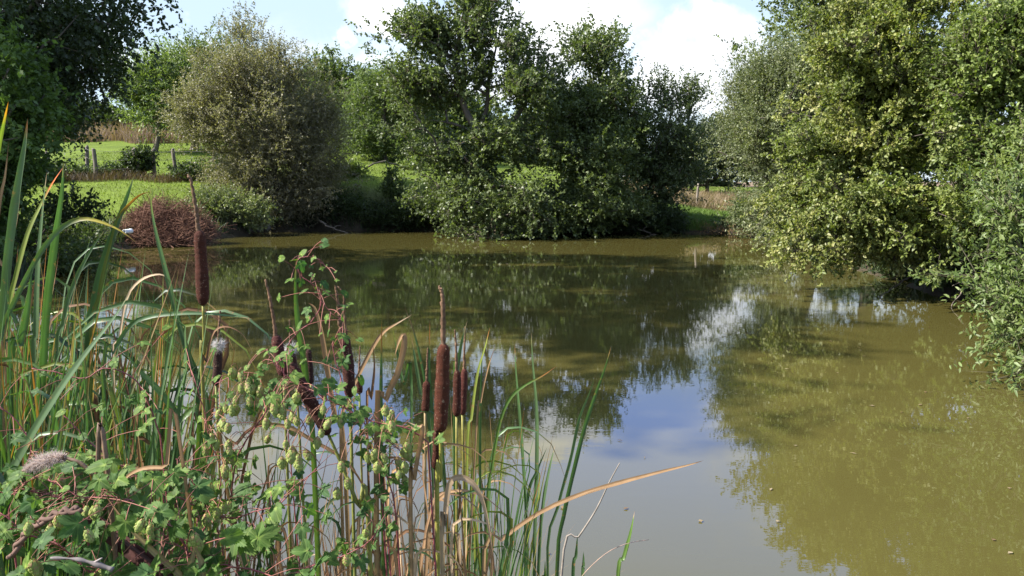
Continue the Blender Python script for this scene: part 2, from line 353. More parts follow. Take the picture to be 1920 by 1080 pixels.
def build_ground():
    def axis(lo, a, b, hi, h, g=1.16):
        c = list(np.arange(a, b + 1e-6, h)); s = h
        v = b
        while v < hi: s *= g; v += s; c.append(v)
        s = h; v = a; pre = []
        while v > lo: s *= g; v -= s; pre.append(v)
        return np.array(pre[::-1] + c)
    X = axis(-420, -22, 18, 420, 0.28); Y = axis(-60, -1, 46, 700, 0.28)
    gx, gy = np.meshgrid(X, Y); d = pond_sd(gx, gy); z = ground_z(gx, gy, d)
    V = np.stack([gx, gy, z], -1).reshape(-1, 3)
    nx, ny = len(X), len(Y)
    i = (np.arange(ny - 1)[:, None] * nx + np.arange(nx - 1)[None, :]).ravel()
    Q = np.stack([i, i + 1, i + nx + 1, i + nx], -1)
    grass = np.array((0.092, 0.128, 0.018)); soil = np.array((0.050, 0.040, 0.026)); rough = np.array((0.075, 0.085, 0.03)); tan = np.array((0.15, 0.11, 0.07))
    dd = d.ravel()[:, None]; xx = gx.ravel()[:, None]; yy = gy.ravel()[:, None]
    wob = np.sin(xx * 0.8) + np.sin(yy * 1.1 + xx * 0.3)
    f1 = sm((dd - 0.5) / 0.8); f2 = sm((dd - 1.6 + 0.3 * wob) / 1.0)
    col = soil * (1 - f1) + rough * f1; col = col * (1 - f2) + grass * f2
    ft = sm((yy - 57 - 0.5 * wob) / 2.5); col = col * (1 - ft) + tan * ft
    top('ground', V, [Q], M_ground, 'grassy pond banks and meadow rising to the left', 'ground', col, True, kind='structure')
    # water sheet, its outline kept just inside the banks
    w = np.array([(-14, 0.2), (12, 0.2), (12, 34), (-14, 34)])
    n = 60; ux = np.linspace(-15, 13, n); uy = np.linspace(-0.4, 35, n); a, b = np.meshgrid(ux, uy)
    V = np.stack([a, b, np.zeros_like(a)], -1).reshape(-1, 3); i = (np.arange(n - 1)[:, None] * n + np.arange(n - 1)[None, :]).ravel()
    dv = pond_sd(a, b).ravel(); Q = np.stack([i, i + 1, i + n + 1, i + n], -1); Q = Q[(dv[Q] < 0.9).any(1)]
    top('pond_water', V, [Q], M_water, 'murky olive pond water reflecting trees and sky', 'water', None, False, kind='structure')
build_ground()
def gz(x, y): return float(ground_z(np.array([x]), np.array([y]))[0])

# ------------------------------------------------------------------ trees
def snoise(p, s, seed):
    """cheap smooth 3D value used to open gaps and clump foliage"""
    q = p * s
    return (np.sin(q[:, 0] * 1.7 + seed) * np.cos(q[:, 1] * 1.3 + 2 * seed) + np.sin(q[:, 2] * 1.9 + q[:, 0] * 0.7 + seed * 3) + 0.6 * np.sin(q[:, 0] * 3.1 - q[:, 2] * 2.7 + seed)) / 2.6

def leaves(g, pos, dirs, nrm, Ls, Ws, cols, rng, hexa=False):
    d = norm(dirs); s = norm(np.cross(d, nrm)); n = np.cross(s, d)
    Ls = Ls[:, None]; Ws = Ws[:, None]; k = len(pos)
    if not hexa:
        V = np.stack([pos, pos + d * Ls * .45 + s * Ws * .5 + n * Ws * .12, pos + d * Ls, pos + d * Ls * .45 - s * Ws * .5 + n * Ws * .12], 1)
        Q = np.arange(k * 4).reshape(k, 4); g.add(V.reshape(-1, 3), Q, None, np.repeat(cols, 4, 0))
    else:
        V = np.stack([pos, pos + d * Ls * .3 + s * Ws * .45 + n * Ws * .15, pos + d * Ls * .7 + s * Ws * .38 + n * Ws * .12, pos + d * Ls - n * Ls * .12,
                      pos + d * Ls * .7 - s * Ws * .38 + n * Ws * .12, pos + d * Ls * .3 - s * Ws * .45 + n * Ws * .15, pos + d * Ls * .5], 1)
        b = np.arange(k)[:, None] * 7
        Q = np.concatenate([b + np.array([[0, 1, 6, 5]]), b + np.array([[1, 2, 3, 6]]), b + np.array([[6, 3, 4, 5]])]); 
        g.add(V.reshape(-1, 3), Q, None, np.repeat(cols, 7, 0))

def B(px, py, rx, ry, D, rd=None, w=1.0):
    c = P(px, py, D); k = D / F
    return (c[0], c[1], c[2], rx * k, (rd if rd is not None else 0.5 * (rx + ry) * k * 1.1), ry * k, w)

def tree(name, label, cat, blobs, trunk, r0, nclus, twigs, lpt, leaf, cols, seed, twl=0.5, mat=None, wid=0.5, up=0.4, gap=0.25, shell=0.5,
         fine=False, hexa=False, droop=0.0, bark=(0.10, 0.085, 0.065), group=None, thresh=-0.35, gs=0.8, spread=1.0, minz=None, extra=None, bmin=0.012, dens=1.3, boughs=None):
    """blobs: ellipsoids of the crown; trunk: polyline in world points; leaves grow on twigs, twigs on boughs joined to the trunk"""
    rng = np.random.default_rng(seed); mat = mat or M_tree; nclus = int(nclus * dens); twigs = int(round(twigs * 1.35)); leaf = leaf * 1.12
    base = np.array(trunk[0], float); t = thing(name, label, cat, tuple(base), group)
    bl = np.array(blobs, float)
    if boughs:      # leave room for the spread of boughs and twigs beyond the ellipsoids
        q = 0.4 if name == 'dark_alder_tree' else 0.85
        m = q * (boughs[1] + 0.35 * twl); bl[:, 3] = np.maximum(bl[:, 3] - m, 0.35 * bl[:, 3]); m = q * (boughs[2] + 0.3 * twl); bl[:, 5] = np.maximum(bl[:, 5] - m, 0.35 * bl[:, 5])
    vol = bl[:, 3] * bl[:, 5] * bl[:, 6]; pr = vol / vol.sum()
    idx = rng.choice(len(bl), size=nclus * 3, p=pr)
    u = norm(rng.normal(size=(nclus * 3, 3))); r = rng.random(nclus * 3) ** (1 / (1 + 2 / max(0.15, 1 - shell)))
    cen = bl[idx, :3] + u * r[:, None] * bl[idx, 3:6] * 0.93
    if boughs:
        nb, sxy, sz = boughs; bc = cen[snoise(cen, gs, seed) > thresh][:nb]; pick = rng.integers(len(bc), size=nclus * 3); o = rng.normal(size=(nclus * 3, 3)) * (sxy, sxy, sz)
        o[:, 2] -= 0.25 * np.linalg.norm(o[:, :2], axis=1); cen = bc[pick] + o
    keep = snoise(cen, gs, seed) > (thresh if not boughs else -9)
    cen = cen[keep][:nclus]
    if minz is not None: cen = cen[cen[:, 2] > minz]
    gzv = ground_z(cen[:, 0], cen[:, 1]); cen[:, 2] = np.maximum(cen[:, 2], np.maximum(gzv, 0) + 0.12)
    mid = (bl[:, :3] * vol[:, None]).sum(0) / vol.sum()
    # ---- skeleton
    tp = catmull(trunk, max(8, 4 * len(trunk)))
    nodes = [tuple(p) for p in tp]; par = [-1] + list(range(len(tp) - 1)); ntrunk = len(tp)
    lens = [0.0]
    for i in range(1, ntrunk): lens.append(lens[-1] + float(np.linalg.norm(tp[i] - tp[i - 1])))
    if extra:
        for e in extra:
            ep = catmull(e, 3 * len(e)); a = int(np.argmin(np.linalg.norm(tp - ep[0], axis=1)))
            for q in ep[1:]:
                nodes.append(tuple(q)); par.append(a); lens.append(lens[a] + 0.3); a = len(nodes) - 1
    NP = np.zeros((len(nodes) + nclus * 8, 3)); NP[:len(nodes)] = nodes; LN = np.zeros(len(NP)); LN[:len(nodes)] = lens; cnt = len(nodes)
    par = par + [0] * (len(NP) - len(par))
    order = np.argsort(np.linalg.norm((cen - tp[ntrunk // 2]) * (1, 1, .7), axis=1)); tips = []
    lo = ntrunk // 5
    for ci in order:
        c = cen[ci]; dv = c - NP[lo:cnt]; dist = np.linalg.norm(dv, axis=1)
        cost = dist + 0.22 * LN[lo:cnt] + 0.5 * np.maximum(0, -(dv[:, 2])) 
        a = lo + int(np.argmin(cost)); pa = NP[a]; L_ = np.linalg.norm(c - pa)
        k = int(np.clip(L_ / 0.45, 1, 7))
        prev = a
        for j in range(1, k + 1):
            f = j / k; q = pa * (1 - f) + c * f; q = q + np.array((0, 0, 1)) * 0.10 * L_ * math.sin(math.pi * f) * (1 if droop < 0.5 else 1.8) + rng.normal(0, 0.025 * L_, 3) * (f < 1)
            NP[cnt] = q; par[cnt] = prev; LN[cnt] = LN[prev] + L_ / k; prev = cnt; cnt += 1
        tips.append(prev)
    load = np.zeros(cnt); 
    for i in tips: load[i] += 1
    for i in range(cnt - 1, 0, -1):
        load[par[i]] += load[i]
    rad = bmin * np.maximum(load, 1) ** 0.5; 
    rad = np.minimum(rad, r0); 
    gt = Geo(); tr = np.linspace(r0, max(r0 * 0.35, rad[ntrunk - 1]), ntrunk); tr[0] *= 1.35
    tube(gt, np.vstack([tp[0] - (0, 0, 0.25), tp]), np.concatenate([[tr[0] * 1.2], tr]), 9, bark)
    gt.part('trunk', M_bark, t, True)
    gb = Geo(); S = []; E = []
    ii = np.arange(ntrunk, cnt); pp = np.array([par[i] for i in ii]); A = NP[pp]; Bp = NP[ii]; ra = np.minimum(rad[pp], tr[np.minimum(pp, ntrunk - 1)] * 0.8 + 0 * rad[pp]); ra = np.where(pp < ntrunk, np.minimum(ra, rad[ii] * 1.3), rad[pp]); rb = rad[ii]
    sides = 5; tt = norm(Bp - A); s = norm(np.cross(tt, np.tile((0.31, 0.83, 0.46), (len(A), 1)))); uu = np.cross(s, tt)
    an = np.linspace(0, 2 * np.pi, sides, endpoint=False); ring = np.cos(an)[None, :, None] * s[:, None, :] + np.sin(an)[None, :, None] * uu[:, None, :]
    V = np.concatenate([A[:, None] + ring * ra[:, None, None], Bp[:, None] + ring * rb[:, None, None]], 1).reshape(-1, 3)
    b0 = np.arange(len(A))[:, None] * (2 * sides); j = np.arange(sides)[None]; k = (j + 1) % sides
    gb.add(V, np.stack([b0 + j, b0 + k, b0 + k + sides, b0 + j + sides], -1).reshape(-1, 4), None, np.array(bark) * 0.9)
    # ---- twigs and leaves
    K = len(cen) * twigs; cc = np.repeat(cen, twigs, 0); out = norm(cc - mid)
    td = norm(out * 0.8 + rng.normal(size=(K, 3)) * 0.75 + np.array((0, 0, up)) - np.array((0, 0, droop)))
    tl = twl * (0.5 + rng.random(K)) ; st = cc + rng.normal(size=(K, 3)) * twl * 0.45 * spread
    if fine:
        e = st + td * tl[:, None]; s = norm(np.cross(td, np.tile((0.31, 0.83, 0.46), (K, 1)))); uu = np.cross(s, td); w = 0.0045
        # join the twig back to its bough
        V = np.stack([cc + s * w, cc + uu * w, cc - s * w, e], 1).reshape(-1, 3); b0 = np.arange(K)[:, None] * 4
        gb.add(V, None, np.concatenate([b0 + np.array([[0, 1, 3]]), b0 + np.array([[1, 2, 3]]), b0 + np.array([[2, 0, 3]])]), np.array(bark) * 0.8)
    gb.part('branches', M_bark, t)
    Lk = K * lpt; f = np.tile((np.arange(lpt) + 0.5) / lpt, K) + rng.normal(0, 0.05, Lk)
    tdr = np.repeat(td, lpt, 0); pos = np.repeat(st, lpt, 0) + tdr * (f * np.repeat(tl, lpt))[:, None]
    pos[:, 2] -= droop * twl * f ** 2 * 0.6
    ld = norm(tdr * 0.5 + rng.normal(size=(Lk, 3)) * 0.7 - np.array((0, 0, droop * 0.8)))
    nm = norm(rng.normal(size=(Lk, 3)) * 0.7 + np.array((-0.25, 0, 0.75)))
    Ls = leaf * (0.6 + 0.7 * rng.random(Lk)); Ws = Ls * wid * (0.8 + 0.4 * rng.random(Lk))
    c0, c1, c2 = (np.array(c) * (1.28, 1.22, 1.0) + (.006, .004, .004) for c in cols)
    cl = np.repeat(rng.random(len(cen)), twigs * lpt)[:, None]; q = np.clip(0.55 * cl + 0.45 * rng.random((Lk, 1)), 0, 1)
    col = np.where(q < 0.5, c0 + (c1 - c0) * q * 2, c1 + (c2 - c1) * (q - 0.5) * 2) * (0.85 + 0.3 * rng.random((Lk, 1)))
    # leaves never sink into the ground or water
    g0 = np.maximum(ground_z(pos[:, 0], pos[:, 1]), 0) + 0.03
    ok = pos[:, 2] > g0
    g = Geo(); leaves(g, pos[ok], ld[ok], nm[ok], Ls[ok], Ws[ok], col[ok], rng, hexa)
    g.part('crown', mat, t)
    return t

def up_trunk(px, D, *pts):
    b = P(px, 400, D); z = max(gz(b[0], D), -0.3)
    return [(b[0], D, z)] + [tuple(P(x, y, D + (dd[0] if dd else 0))) for x, y, *dd in pts]

GREEN = ((0.036, 0.054, 0.022), (0.056, 0.080, 0.030), (0.095, 0.125, 0.050))
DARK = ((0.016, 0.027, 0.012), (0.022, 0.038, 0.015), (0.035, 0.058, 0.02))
WILLOW = ((0.078, 0.078, 0.056), (0.115, 0.112, 0.080), (0.18, 0.17, 0.135))
ASH = ((0.055, 0.085, 0.034), (0.085, 0.122, 0.048), (0.125, 0.165, 0.07))
GREYW = ((0.055, 0.072, 0.040), (0.085, 0.105, 0.060), (0.14, 0.155, 0.095))
OLIVE = ((0.052, 0.078, 0.024), (0.100, 0.128, 0.036), (0.19, 0.19, 0.080))
LIGHT = ((0.055, 0.082, 0.026), (0.085, 0.120, 0.038), (0.14, 0.17, 0.065))

def build_trees():
    # 1 large dark tree at the left edge, its crown hanging into the picture
    D = 18
    tree('dark_alder_tree', 'large dark leaved tree hanging over the left edge of the pond', 'tree',
         [B(-150, 60, 300, 220, 19, 4.5), B(80, 50, 120, 110, 17.5, 2.5), B(165, 0, 55, 45, 17.5, 1.6), B(220, -20, 30, 30, 17.5, .8), B(10, 140, 140, 70, 17.5, 2.5), B(120, 105, 50, 45, 17, 1.3), B(50, 175, 70, 30, 17, 1.2), B(110, 155, 32, 30, 17, .8),
          B(-200, -230, 330, 230, 18, 4.0), B(90, -130, 150, 120, 18, 3), (-15.0, 13.5, 9, 3.6, 4.5, 4.5, 1), (-15.5, 15, 14.5, 4.5, 4.5, 3.5, 1), (-15.5, 11.5, 15, 4, 4, 3.2, 1), (-15.3, 7.2, 14.3, 3.8, 3.9, 3.4, 1)],
         [(-15.6, 17.5, gz(-15.6, 17.5)), (-15.5, 17.6, 3), (-15.3, 17.4, 6), (-15.6, 17.2, 9.5), (-15.5, 16.5, 16)], 0.34, 1250, 10, 16, 0.085, DARK, 11, 0.5, M_gloss, 0.72, boughs=(240, .5, .3), up=0.0, droop=0.35, shell=0.35, thresh=-0.6, minz=3.5)
    # leafy maple shrub under it
    tree('elder_shrub', 'mid green broad leaved shrub under the dark tree at left', 'shrub',
         [B(-20, 310, 70, 60, 15, 1.0), B(-40, 230, 120, 120, 15.5, 1.3), B(20, 150, 60, 80, 15, 0.9), B(60, 265, 60, 30, 15, 0.7), B(-40, 400, 60, 70, 15, 0.8)],
         [(-10.9, 15.3, gz(-10.9, 15.3)), (-10.8, 15.3, 1.4), (-10.4, 15.2, 2.6), (-10.4, 15.2, 3.6)], 0.07, 130, 8, 12, 0.10, ((0.03, 0.06, 0.018), (0.05, 0.09, 0.025), (0.075, 0.13, 0.035)), 12, 0.4, None, 0.6, droop=0.25, bmin=0.008)
    # 2 pale ash
    tree('ash_tree', 'small bright green round tree between the dark tree and the willow', 'tree',
         [B(285, 158, 48, 38, 47, 1.6), B(300, 195, 50, 36, 47, 1.8), B(258, 180, 28, 34, 47, 1.2), B(335, 150, 40, 45, 47, 1.6)],
         up_trunk(297, 47, (298, 250), (296, 210), (292, 160)), 0.16, 130, 9, 14, 0.17, ASH, 21, 0.9, up=0.3, wid=0.35)
    tree('field_tree', 'grey green tree showing just left of the willow crown', 'tree',
         [B(350, 140, 45, 45, 50, 2), B(375, 200, 60, 60, 50, 2.2), B(400, 120, 50, 40, 50, 2)],
         up_trunk(370, 50, (368, 220), (365, 150)), 0.2, 120, 8, 14, 0.17, GREEN, 22, 0.9, wid=0.4)
    # 4 willow on the far bank
    D = 32.5
    tree('willow_tree', 'wide bushy brownish grey willow on the far bank', 'tree',
         [B(435, 68, 40, 34, D, 1.2), B(475, 138, 102, 62, D, 2.2), B(560, 140, 55, 55, D, 1.5), B(395, 130, 50, 60, D, 1.4), B(490, 235, 150, 100, D, 2.8), B(575, 250, 75, 90, D, 2.0),
          B(385, 215, 55, 60, D, 1.6), B(500, 320, 120, 85, D, 2.5), B(595, 320, 55, 60, D, 1.6), B(535, 385, 85, 40, D, 1.6), B(610, 190, 30, 50, D, 1.0)],
         up_trunk(530, D, (525, 370), (510, 300), (490, 200), (465, 110)), 0.11, 620, 12, 22, 0.072, WILLOW, 31, 0.5, M_gloss, 0.42, boughs=(330, .35, .35), up=0.5, gs=0.9, thresh=-0.62, shell=0.3, bark=(0.13, 0.11, 0.09), bmin=.007,
         extra=[[P(528, 380, D), P(560, 300, D), P(585, 220, D)], [P(528, 380, D), P(470, 300, D), P(430, 200, D)], [P(515, 320, D), P(545, 230, D), P(550, 130, D)]])
    # 5 trees behind, between willow and oak
    tree('background_oak_tree', 'dark green rounded tree rising behind the willow shoulder', 'tree',
         [B(610, 160, 50, 50, 50, 2.2), B(655, 200, 45, 70, 50, 2.2), B(660, 160, 30, 28, 50, 1.2), B(650, 270, 50, 40, 50, 2)],
         up_trunk(640, 50, (640, 240), (645, 160)), 0.22, 150, 9, 14, 0.17, GREEN, 41, 0.8, wid=0.5)
    tree('background_ash_tree', 'light green tree behind the pond between willow and oak', 'tree',
         [B(720, 190, 48, 45, 44, 1.8), B(700, 240, 42, 42, 44, 1.8), B(760, 200, 40, 50, 44, 1.6), B(745, 258, 50, 28, 44, 1.6)],
         up_trunk(722, 44, (720, 250), (722, 180)), 0.18, 170, 9, 14, 0.16, ((0.042, 0.062, 0.028), (0.062, 0.090, 0.038), (0.095, 0.130, 0.058)), 42, 0.8, wid=0.38)
    # 6 oak
    D = 29.3
    tree('oak_tree', 'tall open crowned oak with visible forked trunk at the centre of the far bank', 'tree',
         [B(880, 5, 65, 45, D, 1.1), B(808, 60, 60, 55, D, 0.9), B(785, 160, 60, 45, D, 1), B(1000, 150, 60, 70, D, 1.1), B(880, 75, 60, 40, D, 1.3), B(970, 100, 45, 45, D, 1.1), B(1010, 95, 15, 25, D, 0.6), B(810, 150, 50, 45, D, 1.1), B(900, 140, 60, 35, D, 1.3),
          B(975, 170, 55, 45, D, 1.4), B(800, 225, 40, 40, D, 1.1), B(850, 290, 62, 45, D, 1.6), B(950, 280, 90, 55, D, 2.0), B(1010, 240, 50, 60, D, 1.5), B(880, 350, 85, 50, D, 2.0),
          B(960, 370, 90, 55, D - 1.2, 1.8), B(870, 405, 50, 32, D - 1.5, 1.2), B(990, 410, 70, 28, D - 1.6, 1.2), B(930, 420, 50, 20, D - 1.7, 1)],
         up_trunk(912, 31.6, (910, 400, -0.6), (905, 330, -1.5), (893, 250, -2.3), (872, 205, -2.3), (855, 140, -2.3), (862, 60, -2.3)), 0.20, 330, 9, 18, 0.105, GREEN, 51, 0.55, M_gloss, 0.62, up=0.25, gs=1.5, thresh=-0.4, dens=1.3, boughs=(100, .5, .18), shell=0.15,
         bark=(0.12, 0.10, 0.08), fine=True, extra=[[P(893, 250, D), P(912, 205, D), P(915, 160, D), P(930, 90, D)], [P(893, 250, D), P(850, 232, D), P(805, 225, D)], [P(900, 290, D), P(960, 230, D), P(1000, 170, D)]])
    # 7 tree right of the oak
    tree('alder_tree', 'dense dark green tree standing right against the oak', 'tree',
         [B(1100, 95, 40, 50, 31, 0.9), B(1160, 130, 45, 50, 31, .9), B(1110, 185, 60, 50, 31, 1.6), B(1160, 180, 30, 40, 31, 1.0), B(1080, 220, 55, 50, 31, 1.4), B(1150, 250, 55, 60, 31, 1.6), B(1095, 310, 90, 70, 30.5, 2.2), B(1140, 370, 75, 50, 30.2, 1.8), B(1060, 385, 70, 45, 30, 1.6)],
         up_trunk(1112, 32, (1112, 380), (1112, 260), (1108, 150)), 0.18, 380, 9, 16, 0.105, GREEN, 61, 0.55, M_gloss, 0.6, boughs=(80, .5, .25), up=0.6, shell=0.3, thresh=-0.5)
    # 8 small open tree
    tree('hawthorn_tree', 'small thin topped tree right of the far bank trees', 'tree',
         [B(1262, 175, 50, 40, 32, 0.8), B(1285, 215, 20, 25, 32, 0.6), B(1245, 240, 48, 45, 32, 1.2), B(1230, 300, 50, 60, 32, 1.4), B(1275, 290, 40, 50, 32, 1.2), B(1232, 365, 38, 40, 32, 1.3)],
         up_trunk(1232, 32.6, (1236, 380), (1245, 290), (1262, 190)), 0.11, 200, 8, 15, 0.085, ((0.03, 0.045, 0.025), (0.045, 0.065, 0.03), (0.075, 0.10, 0.05)), 71, 0.45, M_gloss, 0.55, up=0.7, thresh=-0.4, gs=1.4, boughs=(45, .4, .25))
    tree('blackthorn_tree', 'low dark grey green tree farther back in the gap', 'tree',
         [B(1330, 275, 34, 35, 42, 1.2), B(1310, 310, 40, 36, 42, 1.4), B(1350, 315, 35, 36, 42, 1.3), B(1290, 325, 40, 28, 42, 1.3)],
         up_trunk(1325, 42, (1326, 330), (1330, 270)), 0.12, 140, 8, 15, 0.11, ((0.02, 0.03, 0.02), (0.03, 0.042, 0.027), (0.05, 0.062, 0.04)), 72, 0.6, None, 0.5, up=0.4)
    # 10 grey willow on the right bank
    D = 23
    tree('grey_willow_tree', 'tall grey green willow behind the right bank oak', 'tree',
         [B(1415, 150, 35, 40, D, 1), B(1450, 170, 65, 70, D, 1.6), B(1530, 150, 80, 70, D, 1.8), B(1420, 260, 55, 80, D, 1.6), B(1500, 260, 90, 90, D, 2.2), B(1450, 360, 75, 65, D, 1.8), B(1405, 320, 30, 50, D, 1), B(1450, 415, 45, 28, D - .6, 1.2)],
         up_trunk(1530, D, (1520, 380), (1490, 250), (1465, 130)), 0.22, 420, 12, 20, 0.07, GREYW, 81, 0.5, M_gloss, 0.36, boughs=(110, .35, .3), up=0.7, shell=0.3, thresh=-0.6, fine=False)
    D = 33
    tree('tall_oak_tree', 'very tall dark oak rising behind the right bank trees', 'tree',
         [B(1480, 20, 60, 45, D, 1.6), B(1475, 70, 22, 25, D, 1), B(1560, 10, 80, 70, D, 2.2), B(1660, -40, 120, 90, D, 3), B(1750, 30, 70, 70, D, 2.2), B(1600, 120, 120, 80, D, 2.6), B(1700, 160, 120, 100, D, 2.6), B(1590, -110, 130, 70, D, 2.8)],
         up_trunk(1640, D, (1640, 300), (1638, 150), (1620, 20), (1610, -80)), 0.34, 430, 9, 16, 0.13, GREEN, 91, 0.65, None, 0.6, boughs=(70, .9, .35), up=0.3, thresh=-0.45)
    # 12 oak leaning over the right bank
    D = 14.3
    tree('leaning_oak_tree', 'yellow green oak with low boughs sweeping over the water at right', 'tree',
         [B(1660, 30, 90, 50, D, 1.1), B(1625, 85, 60, 45, D, .8), B(1660, 130, 90, 50, D, 1.2), B(1590, 180, 70, 45, D, .9), B(1720, 190, 45, 35, D, .8), B(1575, 255, 70, 40, D, .9),
          B(1650, 250, 80, 45, D, 1.2), B(1770, 260, 60, 60, D, 1), B(1560, 330, 75, 40, D, .9), B(1630, 345, 85, 45, D - .3, 1.1), B(1590, 395, 90, 35, D - .5, 1), B(1515, 440, 70, 22, D - .5, .6), B(1580, 448, 80, 26, D - .7, 1),
          B(1700, 385, 75, 45, D - .7, 1.2), B(1780, 370, 60, 60, D - .2, 1.2), B(1670, 448, 80, 28, D - 1, 1), B(1750, 455, 50, 28, D - .9, .9)],
         [(8.3, 14.8, gz(8.3, 14.8)), tuple(P(1745, 450, 14.5)), tuple(P(1706, 350, 14.3)), tuple(P(1690, 270, 14.3)), tuple(P(1685, 170, 14.3)), tuple(P(1670, 60, 14.3))], 0.145, 500, 12, 18, 0.056, OLIVE, 101, 0.28, M_gloss, 0.62, boughs=(52, .40, .085),
         up=0.1, shell=0.25, thresh=-0.08, gs=2.6, fine=True, hexa=True, bark=(0.06, 0.05, 0.04), bmin=0.006)
    D = 12.5
    tree('field_maple_tree', 'light yellow green tree at the right edge with airy crown', 'tree',
         [B(1875, 80, 48, 50, D, .7), B(1915, 35, 60, 55, D, .7), B(1850, 150, 60, 50, D, .9), B(1910, 160, 60, 60, D, 1), B(1830, 220, 50, 45, D, .8), B(1890, 260, 80, 60, D, 1), B(1840, 320, 60, 50, D, .9), B(1900, 370, 70, 60, D, 1), B(1975, 110, 50, 110, D, .9), B(1990, 300, 70, 140, D, 1)],
         [(9.0, 12.6, gz(9, 12.6)), tuple(P(1990, 420, D)), tuple(P(1930, 300, D)), tuple(P(1915, 180, D)), tuple(P(1900, 50, D))], 0.10, 280, 11, 16, 0.055, LIGHT, 111, 0.30, None, 0.6, boughs=(60, .34, .12), up=0.3, shell=0.2, thresh=-0.15, gs=2.0, fine=True, hexa=True, bark=(0.09, 0.075, 0.06), bmin=0.006)
    D = 8.6
    tree('sallow_shrub', 'grey green willow shrub with narrow leaves reaching over the water at right', 'shrub',
         [B(1915, 400, 38, 45, D, .4), B(1875, 470, 30, 30, D, .3), B(1920, 480, 45, 55, D, .45), B(1900, 560, 38, 36, D - .3, .35), B(1865, 625, 22, 10, D - .6, .2), B(1910, 630, 32, 32, D - .6, .35), B(1905, 700, 25, 35, D - .9, .25), B(1960, 560, 50, 140, D - .3, .5), B(1835, 520, 20, 8, D, .12)],
         [(6.75, 8.7, gz(6.75, 8.7)), (6.4, 8.6, 0.7), tuple(P(1950, 540, D)), tuple(P(1900, 430, D))], 0.05, 95, 5, 14, 0.066, ((0.045, 0.075, 0.022), (0.07, 0.105, 0.035), (0.12, 0.15, 0.065)), 121, 0.36, M_gloss, 0.34, up=0.35, shell=0.1, thresh=-0.1, gs=3.0, fine=True, hexa=True, bark=(0.10, 0.09, 0.06), bmin=0.004)
build_trees()

